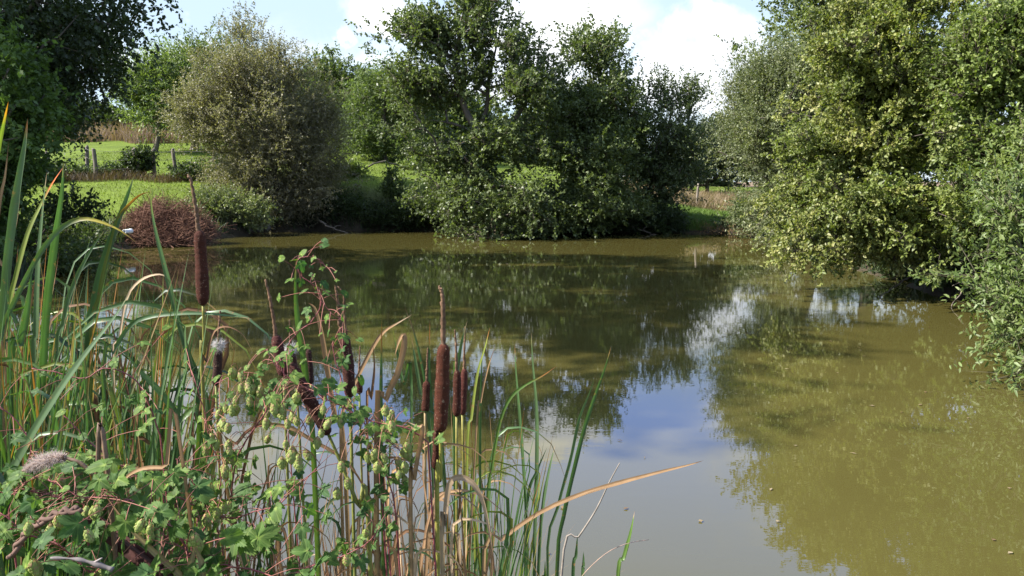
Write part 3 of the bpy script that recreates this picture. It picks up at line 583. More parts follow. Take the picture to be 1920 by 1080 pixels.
# ------------------------------------------------------------------ bank shrubs, hedges and undergrowth
def shrub(name, label, blobs, root, seed, n=60, tw=7, lpt=12, leaf=0.07, cols=GREEN, mat=None, wid=0.55, twl=0.3, cat='shrub', **k):
    r = [(root[0], root[1], gz(*root)), (root[0] + .05, root[1], gz(*root) + 0.35), (root[0], root[1] - .05, gz(*root) + 0.7)]
    return tree(name, label, cat, blobs, r, 0.04, n, tw, lpt, leaf, cols, seed, twl, mat, wid, bmin=0.006, **k)
def rt(px, D): return (float(P(px, 400, D)[0]), D)
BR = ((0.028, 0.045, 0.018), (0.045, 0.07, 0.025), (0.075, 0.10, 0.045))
def build_shrubs():
    shrub('bramble_bush', 'grey green leafy bush on the bank right of the twig pile', [B(440, 390, 50, 28, 29.5, .9), B(400, 375, 40, 22, 29.5, .8), B(480, 405, 30, 20, 29.5, .6)], rt(440, 30), 201, 110, cols=((0.06, 0.08, 0.04), (0.10, 0.125, 0.06), (0.16, 0.18, 0.10)), mat=M_gloss)
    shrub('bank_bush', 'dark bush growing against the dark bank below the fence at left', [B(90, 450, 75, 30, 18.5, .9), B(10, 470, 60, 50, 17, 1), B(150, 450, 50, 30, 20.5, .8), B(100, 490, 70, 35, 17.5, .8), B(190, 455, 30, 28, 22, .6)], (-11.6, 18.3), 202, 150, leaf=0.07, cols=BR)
    shrub('sapling', 'small dark leafed sapling on the bank in front of the lit lawn', [B(112, 385, 18, 24, 17.5, .25), B(150, 395, 22, 12, 17.5, .25)], (-10.5, 17.6), 203, 14, leaf=0.085, cols=DARK, up=0.6)
    shrub('hedge_bush', 'rounded dark bush on the fence line left of the willow', [B(262, 300, 20, 18, 35, .5)], rt(262, 35), 204, 40, leaf=0.1, cols=DARK, twl=.3)
    shrub('bramble_tangle', 'low dark bramble tangle along the fence under the willow', [B(360, 326, 36, 12, 34.5, .6), B(430, 328, 45, 20, 34.5, .8)], rt(380, 34.6), 205, 90, leaf=0.09, cols=DARK, twl=.35)
    shrub('bramble_clump', 'low dark bramble clump by the leftmost fence posts', [B(130, 325, 70, 9, 34.4, .5), B(70, 325, 40, 18, 33, .5), B(225, 325, 40, 9, 34.8, .4)], rt(130, 34.2), 206, 90, leaf=0.09, cols=DARK, twl=.3)
    shrub('meadow_bush', 'small dark bush alone on the bright meadow between willow and oak', [B(737, 352, 14, 16, 33.6, .35), B(733, 332, 7, 9, 33.6, .2)], rt(735, 33.9), 207, 22, cols=BR, leaf=.09)
    shrub('pale_bush', 'pale green bush at the back of the bright centre meadow', [B(770, 318, 24, 14, 40, .6), B(655, 330, 35, 20, 36, .7)], rt(765, 40), 208, 50, cols=LIGHT, leaf=.11)
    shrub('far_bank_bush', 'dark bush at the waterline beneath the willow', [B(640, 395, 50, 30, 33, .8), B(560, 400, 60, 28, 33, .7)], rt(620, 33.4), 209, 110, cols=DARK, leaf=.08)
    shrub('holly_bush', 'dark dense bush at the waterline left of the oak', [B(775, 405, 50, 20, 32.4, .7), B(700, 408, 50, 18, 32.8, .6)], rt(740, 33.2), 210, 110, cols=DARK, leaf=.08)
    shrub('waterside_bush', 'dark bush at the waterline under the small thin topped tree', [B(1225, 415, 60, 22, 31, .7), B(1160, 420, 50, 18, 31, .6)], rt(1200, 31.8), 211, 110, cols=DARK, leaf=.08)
    shrub('gap_bush', 'bush at the right end of the grassy gap', [B(1365, 428, 25, 10, 30.6, .4), B(1410, 405, 35, 30, 29, .8)], rt(1380, 31), 212, 90, cols=BR, leaf=.07)
    shrub('dead_bush', 'brownish dead twiggy bush dipping into the water below the gap', [B(1350, 438, 38, 9, 29.6, .3), B(1390, 445, 26, 8, 28.6, .3)], rt(1370, 30.5), 213, 30, lpt=5, cols=((0.10, 0.06, 0.035), (0.13, 0.085, 0.05), (0.17, 0.12, 0.08)), leaf=.045, fine=True)
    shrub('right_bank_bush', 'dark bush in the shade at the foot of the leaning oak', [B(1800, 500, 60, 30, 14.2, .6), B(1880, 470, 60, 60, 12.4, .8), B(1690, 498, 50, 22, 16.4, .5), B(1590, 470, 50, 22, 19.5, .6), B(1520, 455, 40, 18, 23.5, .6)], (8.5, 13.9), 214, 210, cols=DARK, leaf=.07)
    # hedges on the skyline
    def hedge(name, label, x0, x1, y0, y1, h, seed, n, cols, leaf=0.22):
        bl = []
        k = 14
        rng = np.random.default_rng(seed)
        for i in range(k):
            f = (i + .5) / k; x = x0 + (x1 - x0) * f; y = y0 + (y1 - y0) * f; hh = h * (0.8 + 0.4 * rng.random())
            bl.append((x, y, gz(x, y) + hh * .5, abs(x1 - x0) / k * .8, 1.2, hh * .6, 1))
        t = tree(name, label, 'hedge', bl, [((x0 + x1) / 2, (y0 + y1) / 2, gz((x0 + x1) / 2, (y0 + y1) / 2)), ((x0 + x1) / 2, (y0 + y1) / 2, gz((x0 + x1) / 2, (y0 + y1) / 2) + h * .7)], .15, n, 7, 14, leaf, cols, seed, 0.7, None, 0.6)
    hedge('hedge', 'dark overgrown hedge on the skyline behind the left field', -44, -17, 66, 58, 2.0, 301, 800, DARK)
    hedge('boundary_hedge', 'tall green hedge behind the centre meadow', -17, 6, 54, 52, 3.4, 302, 650, GREEN)
    hedge('far_hedge', 'distant hedge closing the grassy gap at right', 4, 40, 60, 56, 4.2, 303, 500, DARK)
build_shrubs()

def ribbons(g, root, h, lean, w, cols, rng, seg=4, bend=1.0):
    """upright tapering grass blades, vectorised"""
    n = len(root); t = np.linspace(0, 1, seg + 1)
    a = rng.random(n) * 2 * np.pi; side = np.stack([np.cos(a), np.sin(a), np.zeros(n)], -1)
    b = rng.random(n) * 2 * np.pi; ld = np.stack([np.cos(b), np.sin(b), np.zeros(n)], -1)
    pts = root[:, None] + np.array((0, 0, 1))[None, None] * (h[:, None] * (t - 0.25 * lean[:, None] * t ** 3))[..., None] + ld[:, None] * (h * lean)[:, None, None] * (t ** 2)[None, :, None]
    ww = w[:, None] * (1 - t ** 1.5)[None] * .5
    Lf = pts - side[:, None] * ww[..., None]; Rt = pts + side[:, None] * ww[..., None]
    V = np.stack([Lf, Rt], 2).reshape(-1, 3); k = (seg + 1) * 2
    base = np.arange(n)[:, None] * k + np.arange(seg)[None] * 2
    Q = np.stack([base, base + 1, base + 3, base + 2], -1).reshape(-1, 4)
    g.add(V, Q, None, np.repeat(cols, k, 0))

def scatter_grass(name, label, n, region, hr, wr, c0, c1, seed, cat='grass', seg=3, leanr=(.2, .9), test=None, mat=None):
    rng = np.random.default_rng(seed)
    x = rng.uniform(region[0], region[1], n); y = rng.uniform(region[2], region[3], n); d = pond_sd(x, y)
    ok = d > 0.02
    if test is not None: ok &= test(x, y, d, rng)
    x, y, d = x[ok], y[ok], d[ok]; n = len(x); z = ground_z(x, y, d)
    q = rng.random((n, 1)); col = np.array(c0) * (1 - q) + np.array(c1) * q
    g = Geo(); ribbons(g, np.stack([x, y, z - .02], -1), rng.uniform(*hr, n), rng.uniform(*leanr, n), rng.uniform(*wr, n), col, rng, seg)
    return g.top(name, mat or M_grass, label, cat, kind='stuff')

def build_grass():
    sn = lambda x, y, s: np.sin(x * s) * np.sin(y * s * 1.3 + 1) + .5 * np.sin(x * s * 2.3 + y)
    scatter_grass('lawn_grass', 'short bright green grass on the meadow and lawn', 150000, (-24, 14, 22, 58), (.05, .13), (.015, .04), (0.078, 0.115, 0.016), (0.145, 0.17, 0.035), 401, test=lambda x, y, d, r: (d > 1.6) & (r.random(len(x)) < 1.2 - (y - 22) / 50))
    # rough grass on the shoulder of the bank
    scatter_grass('bank_grass', 'rough tufted grass along the pond bank', 60000, (-14, 12, 8, 35), (.15, .5), (.012, .03), (0.045, 0.07, 0.02), (0.14, 0.15, 0.06), 402, test=lambda x, y, d, r: (d < 2.2 + .7 * sn(x, y, 1.1)) & (d > .15))
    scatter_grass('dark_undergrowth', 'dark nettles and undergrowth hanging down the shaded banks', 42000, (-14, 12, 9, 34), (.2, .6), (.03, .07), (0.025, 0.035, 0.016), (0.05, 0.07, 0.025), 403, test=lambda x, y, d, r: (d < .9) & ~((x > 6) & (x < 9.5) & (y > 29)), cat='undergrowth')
    scatter_grass('dry_grass', 'pale dry grass band at the top of the left field', 26000, (-38, -14, 52, 60), (.3, 1.7), (.02, .05), (0.11, 0.07, 0.055), (0.25, 0.17, 0.13), 404, test=lambda x, y, d, r: (np.abs(y - (57.5 + .9 * sn(x, x, .35)) ) < 2.4) & (r.random(len(x)) < .55 + .5 * sn(x, y, 1.1)) & (x < -19 + (y - 52) * .5))
    scatter_grass('fence_grass', 'tall brown dry grass along the foot of the fence', 8000, (-22, -8, 32.6, 34.9), (.2, .6), (.012, .025), (0.05, 0.035, 0.02), (0.13, 0.085, 0.055), 405, test=lambda x, y, d, r: (d > 1.2) & (np.abs(y - 33.8 - .5 * sn(x, x, .35)) < .5 + .35 * sn(x + 3, x, .8)) )
    scatter_grass('gap_dry_grass', 'pinkish dry grass in the sunny gap at right', 12000, (4, 12.5, 36, 40.5), (.3, .8), (.02, .045), (0.17, 0.12, 0.075), (0.26, 0.20, 0.13), 406)
    scatter_grass('gap_grass', 'lush bright grass in the sunny gap at right', 26000, (5.6, 10, 30.6, 36), (.12, .35), (.02, .04), (0.075, 0.13, 0.02), (0.13, 0.19, 0.04), 407, test=lambda x, y, d, r: d > .25)
build_grass()

# ------------------------------------------------------------------ fence
def build_fence():
    t = thing('wire_fence', 'old wooden post and wire fence below the left field', 'fence', tuple(P(180, 340, 34.5)))
    posts = [(92, 33.5, 1.15), (166, 35.5, 1.25), (181, 34, 1.25), (259, 34.6, 1.2), (291, 35.2, 1.15), (330, 35.6, 1.15), (24, 33.3, 1.2), (404, 36, 1.15)]
    pts = []
    for i, (px, D, h) in enumerate(posts):
        x = P(px, 340, D)[0]; z = gz(x, D); rng = np.random.default_rng(i); r = .11 if px == 92 else .08
        g = Geo(); path = [(x, D, z - .2), (x + rng.normal(0, .02), D, z + h * .5), (x + rng.normal(0, .05), D, z + h - .02), (x + rng.normal(0, .05), D, z + h)]
        tube(g, catmull(path, 7), np.array([r * 1.1, r * 1.05, r, r, r * .97, r * .95, r * .6]), 8, (0.14, 0.12, 0.10)); g.part('post', M_post, t, False)
        pts.append((x, D, z, h))
    pts.sort()
    for k in (.35, .65, .95):
        g = Geo()
        for a, b in zip(pts, pts[1:]):
            A = np.array((a[0], a[1] - .06, a[2] + a[3] * k)); Bq = np.array((b[0], b[1] - .06, b[2] + b[3] * k)); m = (A + Bq) / 2 - (0, 0, .04)
            tube(g, catmull([A, m, Bq], 7), .006, 4, (0.18, 0.16, 0.15))
        g.part('wire', M_twig, t)
    t2 = thing('fence_post', 'single old wooden post in the dry grass of the right gap', 'post', tuple(P(1306, 385, 37)))
    x = P(1306, 385, 37)[0]; g = Geo(); z = gz(x, 37); tube(g, catmull([(x, 37, z - .2), (x + .02, 37, z + .6), (x + .05, 37, z + 1.15)], 6), np.array([.06, .06, .055, .055, .05, .04]), 8, (0.2, 0.17, 0.14)); g.part('post_shaft', M_post, t2)
    g = Geo(); tube(g, [(x + .04, 36.94, z + 1.0), (x + .04, 36.86, z + 1.0)], .02, 6, (.1, .09, .08)); g.part('staple', M_twig, t2)
build_fence()

# ------------------------------------------------------------------ twig pile, driftwood, pipe
def build_bank_things():
    rng = np.random.default_rng(7)
    c = P(312, 400, 25.5); cz = 0.1; g = Geo(); n = 3000
    th = rng.uniform(0, 2 * np.pi, n); rr = np.sqrt(rng.random(n)); hh = 1.2
    px = c[0] + 1.65 * rr * np.cos(th) - .1; py = 25.3 + 1.2 * rr * np.sin(th); hz = hh * (1 - rr ** 1.6) ** .8 * (1 + .16 * np.sin(th * 3 + 1) + .12 * np.sin(th * 7))
    pz = np.maximum(ground_z(px, py), cz * 0) * 0 + 0.05 + np.maximum(hz * rng.random(n) ** .35, .02) + 0.35 * sm((py - 24.8) / 1.5)
    ln = rng.uniform(.3, .9, n); d = norm(np.stack([rng.normal(size=n), rng.normal(size=n) * .6, rng.normal(size=n) * .55 - .15], -1))
    A = np.stack([px, py, pz], -1); seg = 4; t = np.linspace(-.5, .5, seg); ln = np.where(rng.random(n) < .10, ln * 1.9, ln); crv = rng.normal(size=(n, 3)) * .22
    pts = A[:, None] + d[:, None] * (ln[:, None] * t)[..., None] + crv[:, None] * (ln[:, None] * (.25 - t ** 2))[..., None]
    s = norm(np.cross(d, np.tile((.2, .9, .4), (n, 1)))); u = np.cross(s, d); w = rng.uniform(.004, .011, n)
    an = np.array((0, 2.09, 4.19)); ring = (np.cos(an)[None, :, None] * s[:, None] + np.sin(an)[None, :, None] * u[:, None]) * w[:, None, None]
    V = (pts[:, :, None] + ring[:, None] * np.linspace(1, .5, seg)[None, :, None, None]).reshape(-1, 3)
    V[:, 2] = np.maximum(V[:, 2], 0.01)
    b = np.arange(n)[:, None, None] * (seg * 3) + np.arange(seg - 1)[None, :, None] * 3; j = np.arange(3)[None, None]; k = (j + 1) % 3
    q = rng.random((n, 1)); col = np.array((0.07, 0.028, 0.018)) * (1 - q) + np.array((0.22, 0.12, 0.08)) * q
    g.add(V, np.stack([b + j, b + k, b + k + 3, b + j + 3], -1).reshape(-1, 4), None, np.repeat(col, seg * 3, 0))
    g.top('brush_pile', M_twig, 'heap of reddish brown cut twigs on the left bank at the waterline', 'brush pile')
    # driftwood
    t = thing('driftwood_log', 'grey driftwood log lying at the waterline right of the twig pile', 'log', tuple(P(490, 430, 30.3)))
    g = Geo(); p = catmull([P(415, 437, 30), P(450, 430, 30.1), P(480, 430, 30.2), P(506, 424, 30.4)], 16); r = .07 + .035 * np.sin(np.arange(16) * 1.9) + np.linspace(0, .05, 16); tube(g, p, r, 8, (0.16, 0.14, 0.12)); g.part('log', M_post, t)
    g = Geo(); 
    for a, b in (((455, 430), (448, 415)), ((470, 430), (486, 414)), ((440, 433), (428, 424)), ((495, 428), (508, 418))):
        tube(g, catmull([P(*a, 30.2), (P(*a, 30.2) + P(*b, 30.2)) / 2 + (.03, 0, .03), P(*b, 30.2)], 6), np.linspace(.03, .01, 6), 5, (0.22, 0.19, 0.16))
    g.part('branch_stub', M_post, t)
    t = thing('dead_branch', 'bare upright dead branch standing beside the driftwood', 'branch', tuple(P(470, 430, 29.9)))
    g = Geo(); tube(g, catmull([P(470, 436, 29.9), P(472, 400, 29.9), P(470, 372, 29.9), P(471, 350, 29.9)], 9), np.linspace(.02, .006, 9), 5, (0.25, 0.21, 0.16)); g.part('stem', M_twig, t)
    g = Geo(); tube(g, catmull([P(471, 412, 29.9), P(484, 398, 29.9), P(494, 383, 29.9)], 6), np.linspace(.012, .004, 6), 5, (0.25, 0.21, 0.16)); tube(g, [P(472, 390, 29.9), P(465, 378, 29.9)], .006, 4, (0.25, 0.21, 0.16)); g.part('side_twig', M_twig, t)
    # white drain pipe
    t = thing('drain_pipe', 'short white drain pipe poking out of the bank left of the twig pile', 'pipe', tuple(P(240, 440, 23.2)))
    A = P(246, 433, 23.3); Bq = P(233, 434, 22.95); ax = norm(A - Bq); g = Geo()
    a = np.linspace(0, 2 * np.pi, 20, endpoint=False); s = norm(np.cross(ax, (0, 0, 1))); u = np.cross(s, ax); rg = np.cos(a)[:, None] * s + np.sin(a)[:, None] * u
    V = np.concatenate([A + rg * .058, Bq + rg * .058, Bq + rg * .048, A + rg * .048]); j = np.arange(20); k = (j + 1) % 20
    g.add(V, np.concatenate([np.stack([j, k, k + 20, j + 20], -1), np.stack([j + 20, k + 20, k + 40, j + 40], -1), np.stack([j + 40, k + 40, k + 60, j + 60], -1)]), None, (0.7, 0.72, 0.74)); g.part('barrel', M_stem, t)
    g = Geo(); V = np.concatenate([A + rg * .068, A - ax * .06 + rg * .068, A - ax * .06 + rg * .059]); g.add(V, np.concatenate([np.stack([j, k, k + 20, j + 20], -1), np.stack([j + 20, k + 20, k + 40, j + 40], -1)]), None, (0.62, 0.64, 0.66)); g.part('collar', M_stem, t)
    # dead branches snagged along the waterline
    snags = [('bare grey branch fallen into the water below the left bush of the centre meadow', [(600, 415), (625, 428), (655, 440)], [(625, 428), (640, 424)], 31.6, 31.0),
             ('dark forked branch dipping into the water under the oak', [(845, 400), (850, 425), (862, 452)], [(850, 425), (838, 446)], 30.0, 28.6),
             ('thin pale branch hanging over the water right of the oak', [(985, 385), (1012, 415), (1030, 446)], [(1008, 410), (1030, 420)], 29.6, 28.8),
             ('dead branch trailing in the water below the thin topped tree', [(1180, 420), (1205, 433), (1240, 444)], [(1205, 433), (1215, 425)], 31.0, 30.0),
             ('dead branch reaching into the water under the leaning oak', [(1740, 500), (1690, 528), (1640, 548)], [(1690, 528), (1665, 522)], 14.4, 13.6),
             ('long dead bough slanting down to the water at the right bank', [(1850, 470), (1815, 530), (1780, 566)], [(1815, 530), (1785, 536)], 13.2, 12.6)]
    for i, (lab, a, b, D1, D2) in enumerate(snags):
        t = thing('fallen_branch', lab, 'branch', tuple(P(*a[0], D1))); k = (1.0 if D1 > 20 else .5)
        g = Geo(); pp = [P(*q, D1 + (D2 - D1) * j / 2) for j, q in enumerate(a)]; pp[-1][2] = -.05; m = catmull(pp, 18); m[1:-1] += np.random.default_rng(i).normal(0, .02 * k, (16, 3)); tube(g, m, np.linspace(.045, .012, 18) * k, 6, (.15, .125, .10)); g.part('bough', M_post, t)
        g = Geo(); Dm = (D1 + D2) / 2; q = [P(*b[0], Dm), (P(*b[0], Dm) + P(*b[1], Dm)) / 2 + (0, 0, .06 * k), P(*b[1], Dm)]; tube(g, catmull(q, 9), np.linspace(.022, .006, 9) * k, 5, (.15, .125, .10)); g.part('side_twig', M_twig, t)
    # floating leaves: a sprinkling of specks
    g = Geo(); rng = np.random.default_rng(3); n = 380; x = rng.uniform(-10, 9, n); y = 3 + 26 * rng.random(n) ** 1.5; ok = pond_sd(x, y) < -.3; x, y = x[ok], y[ok]; n = len(x)
    a = rng.random(n) * 6.28; d = np.stack([np.cos(a), np.sin(a), 0 * a], -1); q = rng.random((n, 1))
    leaves(g, np.stack([x, y, np.full(n, .006)], -1), d, np.tile((0, 0, 1.), (n, 1)), rng.uniform(.02, .06, n), rng.uniform(.012, .03, n), np.array((.12, .07, .03)) * (1 - q) + np.array((.25, .2, .12)) * q, rng)
    g.top('floating_leaf_litter', M_dry, 'tiny fallen leaves floating on the pond', 'leaf litter', kind='stuff')
build_bank_things()

# ------------------------------------------------------------------ foreground reeds
GR = (0.055, 0.100, 0.038); BG = (0.064, 0.104, 0.046); YG = (0.135, 0.160, 0.030); BRT = (0.075, 0.130, 0.028); DG = (0.026, 0.052, 0.022)
TAN = (0.27, 0.165, 0.085); BRN = (0.13, 0.07, 0.035); RUST = (0.24, 0.09, 0.025); PALE = (0.36, 0.26, 0.165); GREY = (0.26, 0.22, 0.18)
def blade(parent, pts, w, col, tip=None, tipf=0.12, n=22, face=None, seed=0, name='leaf', base=None, curl=0.25, mat=None):
    w = w * .9
    """a long leaf blade; pts run from the tip down to the root, w is its width in metres"""
    rng = np.random.default_rng(seed)
    p = catmull(np.array(pts)[::-1], n); t = np.linspace(0, 1, n); tg = norm(np.gradient(p, axis=0))
    view = norm(np.array(CAM) - p) if face is None else np.tile(np.array(face, float), (n, 1))
    tw = rng.uniform(-.5, .5) + rng.uniform(-.5, .9) * t
    s = norm(np.cross(tg, view)); nn = norm(np.cross(s, tg)); s = s * np.cos(tw)[:, None] + nn * np.sin(tw)[:, None]; nn = norm(np.cross(s, tg))
    ww = w * np.clip(0.75 + .25 * np.sin(np.pi * t), 0, 1) * np.clip((1 - t) / .38, 0, 1) ** .75 * .5
    ww = ww * (1 + .04 * np.sin(t * 40 + seed))
    V = np.stack([p - s * ww[:, None] + nn * (ww * curl)[:, None], p - s * (ww * .5)[:, None] + nn * (ww * curl * .25)[:, None], p, p + s * (ww * .5)[:, None] + nn * (ww * curl * .25)[:, None], p + s * ww[:, None] + nn * (ww * curl)[:, None]], 1)
    V = V.reshape(-1, 3); i = (np.arange(n - 1)[:, None] * 5 + np.arange(4)[None]).ravel(); Q = np.stack([i, i + 1, i + 6, i + 5], -1)
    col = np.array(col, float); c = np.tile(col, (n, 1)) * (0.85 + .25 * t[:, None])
    bs = np.array(base if base is not None else (col * .5 + np.array((.13, .13, .05)) * .5)); f = sm((.25 - t) / .25)[:, None]; c = c * (1 - f) + bs * f
    if tip is not None:
        f = sm((t - (1 - tipf * 2)) / tipf)[:, None]; c = c * (1 - f) + np.array(tip) * f
        f = sm((t - (1 - tipf * .6)) / (tipf * .4 + 1e-6))[:, None]; c = c * (1 - f) + np.array(tip) * np.array((.6, .45, .5)) * f
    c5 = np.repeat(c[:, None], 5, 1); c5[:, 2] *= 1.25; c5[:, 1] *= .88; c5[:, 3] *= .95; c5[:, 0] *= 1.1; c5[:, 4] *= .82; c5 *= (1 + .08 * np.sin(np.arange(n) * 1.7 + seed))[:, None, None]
    return part(name, V, [Q], mat or M_blade, parent, c5.reshape(-1, 3), True)

def pxblade(parent, pp, w, D, col, root=None, tip=None, tipf=0.12, seed=0, name='leaf', mat=None, dD=0.0, curl=.25, n=22):
    k = len(pp); pts = [P(x, y, D + dD * (1 - i / max(1, k - 1))) for i, (x, y) in enumerate(pp)]
    if root is not None: pts.append(np.array(root))
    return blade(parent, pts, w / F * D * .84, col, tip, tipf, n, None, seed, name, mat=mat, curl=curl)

def rootat(px, D, z=None):
    x = float(P(px, 900, D)[0]); return (x, D, max(gz(x, D), -.12) if z is None else z)

def plant(name, label, cat, rpx, D, blades, group=None):
    """blades: (pixel points tip first, width px, colour, tip colour or None, tip fraction)"""
    r = rootat(rpx, D); t = thing(name, label, cat, r, group)
    for i, b in enumerate(blades):
        pp, w, col = b[0], b[1], b[2]; tipc = b[3] if len(b) > 3 else None; tf = b[4] if len(b) > 4 else .1
        dry = col[0] > col[1]
        rr = (r[0] + .015 * math.sin(i * 2.1), r[1] + .015 * math.cos(i * 2.1), r[2] - .03)
        pxblade(t, pp, w, D, col, rr, tipc, tf, seed=int(abs(rpx)) * 7 + i, mat=M_dry if dry else M_blade)
    return t

def hero_plants():
    plant('cattail_plant', 'cattail plant with the tallest upright grey green blade at the left edge', 'cattail', 20, 2.1, [
        ([(52, 222), (46, 275), (32, 360), (16, 480), (4, 620), (-6, 760)], 21, BG, RUST, .06),
        ([(88, 322), (80, 400), (72, 500), (68, 620), (64, 760)], 15, BG, PALE, .04),
        ([(16, 190), (8, 225), (-6, 290), (-30, 420), (-30, 700)], 14, YG, (0.45, .17, .02), .12),
        ([(17, 262), (10, 330), (-2, 400), (-10, 600)], 8, TAN, BRN, .1)])
    plant('cattail_plant', 'cattail plant with an orange tipped bent blade beside a straight pointed one', 'cattail', 70, 2.2, [
        ([(119, 305), (116, 360), (103, 450), (88, 570), (80, 700), (74, 860)], 19, GR, PALE, .03),
        ([(120, 312), (98, 345), (72, 395), (52, 440), (30, 520), (14, 600), (10, 800)], 13, YG, (0.55, .12, .02), .12),
        ([(38, 370), (30, 420), (12, 500), (0, 600)], 7, TAN, BRN, .1)])
    plant('cattail_plant', 'cattail plant with a long blade arching right to a drooping yellow tip', 'cattail', -10, 2.0, [
        ([(257, 456), (225, 432), (185, 415), (150, 411), (112, 430), (72, 480), (30, 560), (-5, 640), (-30, 760)], 12, BG, (0.30, .24, .03), .22),
        ([(60, 500), (54, 560), (40, 640), (20, 760)], 16, GR)])
    plant('cattail_plant', 'cattail plant whose broad blade leans right over the brush pile', 'cattail', 130, 2.15, [
        ([(253, 325), (238, 370), (212, 440), (190, 510), (174, 590), (160, 700), (150, 860)], 20, GR, PALE, .03),
        ([(282, 360), (262, 366), (238, 388), (222, 412), (205, 470), (185, 560), (170, 720)], 10, YG, RUST, .22),
        ([(198, 430), (170, 470), (140, 530), (120, 600), (110, 760)], 11, BG, PALE, .05)])
    plant('cattail_plant', 'cattail plant with the long thin blade crossing left of the tallest seed head', 'cattail', 400, 2.0, [
        ([(281, 325), (284, 385), (294, 440), (312, 510), (332, 590), (352, 660), (378, 730), (398, 860)], 14, GR, YG, .10),
        ([(322, 540), (330, 580), (346, 640), (362, 700), (376, 800)], 14, DG, BRN, .1)])
    plant('cattail_plant', 'cattail plant with a very long pale edged blade slanting across the left reeds', 'cattail', -60, 1.45, [
        ([(248, 542), (215, 595), (160, 665), (110, 735), (60, 815), (10, 905), (-30, 980)], 22, BG, TAN, .03)])
    plant('cattail_plant', 'cattail plant with one leaf lying level over the reflected sky', 'cattail', 180, 1.9, [
        ([(474, 598), (440, 593), (385, 588), (330, 588), (280, 594), (245, 610), (215, 660), (195, 760)], 11, GR, TAN, .04),
        ([(236, 662), (262, 695), (300, 735), (335, 785), (372, 865)], 17, BRT, YG, .05)])
    plant('dry_cattail_plant', 'dead cattail leaf in a thin pale arch at the left shore', 'dry reed', 215, 2.0, [
        ([(324, 545), (312, 520), (292, 515), (262, 527), (238, 560), (224, 640), (215, 760)], 7, PALE, BRN, .1)])
    plant('dry_cattail_plant', 'dead brown arching leaf right of the tallest seed head', 'dry reed', 385, 1.9, [
        ([(476, 665), (455, 628), (425, 613), (400, 625), (388, 680), (382, 780)], 8, BRN, TAN, .1),
        ([(380, 730), (372, 790), (366, 880)], 8, BRN)])
    plant('cattail_plant', 'straight green leaf standing inside the climbing hop vine', 'cattail', 590, 1.75, [
        ([(556, 480), (554, 540), (558, 600), (570, 680), (578, 760), (590, 900)], 16, BRT, TAN, .06)])
    plant('dry_cattail_plant', 'broad tan dead leaf standing behind the hop vine', 'dry reed', 640, 1.8, [
        ([(577, 567), (592, 580), (604, 630), (615, 700), (628, 780), (650, 920)], 13, TAN, BRN, .06)])
    plant('dry_cattail_plant', 'tan dead leaf slanting up to the right between the seed heads', 'dry reed', 640, 1.9, [
        ([(773, 590), (745, 606), (720, 622), (700, 650), (672, 705), (650, 760), (640, 900)], 10, TAN, PALE, .1)])
    plant('dry_cattail_plant', 'curled broad pale dead leaf near the middle seed head', 'dry reed', 690, 1.65, [
        ([(740, 668), (748, 640), (757, 628), (757, 650), (745, 700), (724, 750), (705, 860)], 16, TAN, TAN, .05)])
    plant('cattail_plant', 'narrow upright green leaf left of the middle seed heads', 'cattail', 715, 1.7, [
        ([(716, 598), (715, 680), (714, 780), (716, 900), (718, 1000)], 11, GR, RUST, .10),
        ([(736, 615), (745, 660), (756, 720), (772, 800)], 8, GR, YG, .1),
        ([(699, 643), (702, 690), (697, 745), (690, 860)], 7, BRN)])
    plant('cattail_plant', 'cattail plant with leaves fanned behind the middle seed head', 'cattail', 850, 2.1, [
        ([(806, 600), (805, 660), (806, 720), (815, 820), (840, 1000)], 8, GR, RUST, .1),
        ([(757, 570), (775, 620), (790, 680), (805, 760), (835, 900)], 7, GR, BRN, .15),
        ([(770, 625), (778, 670), (788, 730), (810, 860)], 9, BG, TAN, .1),
        ([(876, 601), (866, 640), (858, 690), (852, 780)], 9, BG, PALE, .1),
        ([(919, 612), (910, 650), (896, 700), (885, 780), (875, 900)], 8, YG, RUST, .08),
        ([(930, 645), (915, 690), (902, 750), (890, 860)], 5, TAN, BRN, .1)])
    plant('cattail_plant', 'tall narrow pointed leaf pair standing before the open water', 'cattail', 1000, 2.5, [
        ([(996, 622), (999, 680), (1006, 760), (1007, 850), (1004, 960), (1002, 1060)], 10, BG, PALE, .03),
        ([(965, 645), (968, 700), (975, 780), (982, 880), (988, 1000)], 9, GR, RUST, .04),
        ([(1041, 834), (1030, 880), (1018, 950), (1010, 1060)], 9, BG, PALE, .05),
        ([(1026, 838), (1008, 880), (990, 930), (985, 1060)], 8, GR)])
    plant('cattail_plant', 'leaning green leaf with a reddish tip farthest right of the tall leaves', 'cattail', 1045, 2.55, [
        ([(1146, 649), (1134, 690), (1116, 740), (1096, 800), (1076, 880), (1056, 970), (1044, 1070)], 12, GR, (0.5, .25, .15), .04),
        ([(1120, 695), (1104, 740), (1086, 785), (1070, 860), (1046, 950), (1026, 1060)], 8, BG, BRN, .04)])
    plant('cattail_plant', 'bright leaf bending out right over the green reflection', 'cattail', 905, 2.2, [
        ([(1044, 686), (1018, 704), (985, 722), (958, 745), (938, 790), (922, 880), (912, 1000)], 8, BRT, RUST, .12),
        ([(905, 640), (902, 720), (900, 820), (902, 1000)], 7, GR, YG, .1)])
    plant('dry_cattail_plant', 'long tan dead leaf lying out low over the water to the right', 'dry reed', 905, 2.0, [
        ([(1320, 863), (1290, 872), (1240, 884), (1160, 905), (1085, 928), (1010, 962), (945, 1010), (905, 1075)], 11, TAN, BRN, .05)])
    plant('cattail_plant', 'short green leaf alone in the open water at the bottom right of the reeds', 'cattail', 1160, 2.6, [
        ([(1190, 958), (1182, 1000), (1170, 1045), (1158, 1095)], 11, BRT, PALE, .05)])
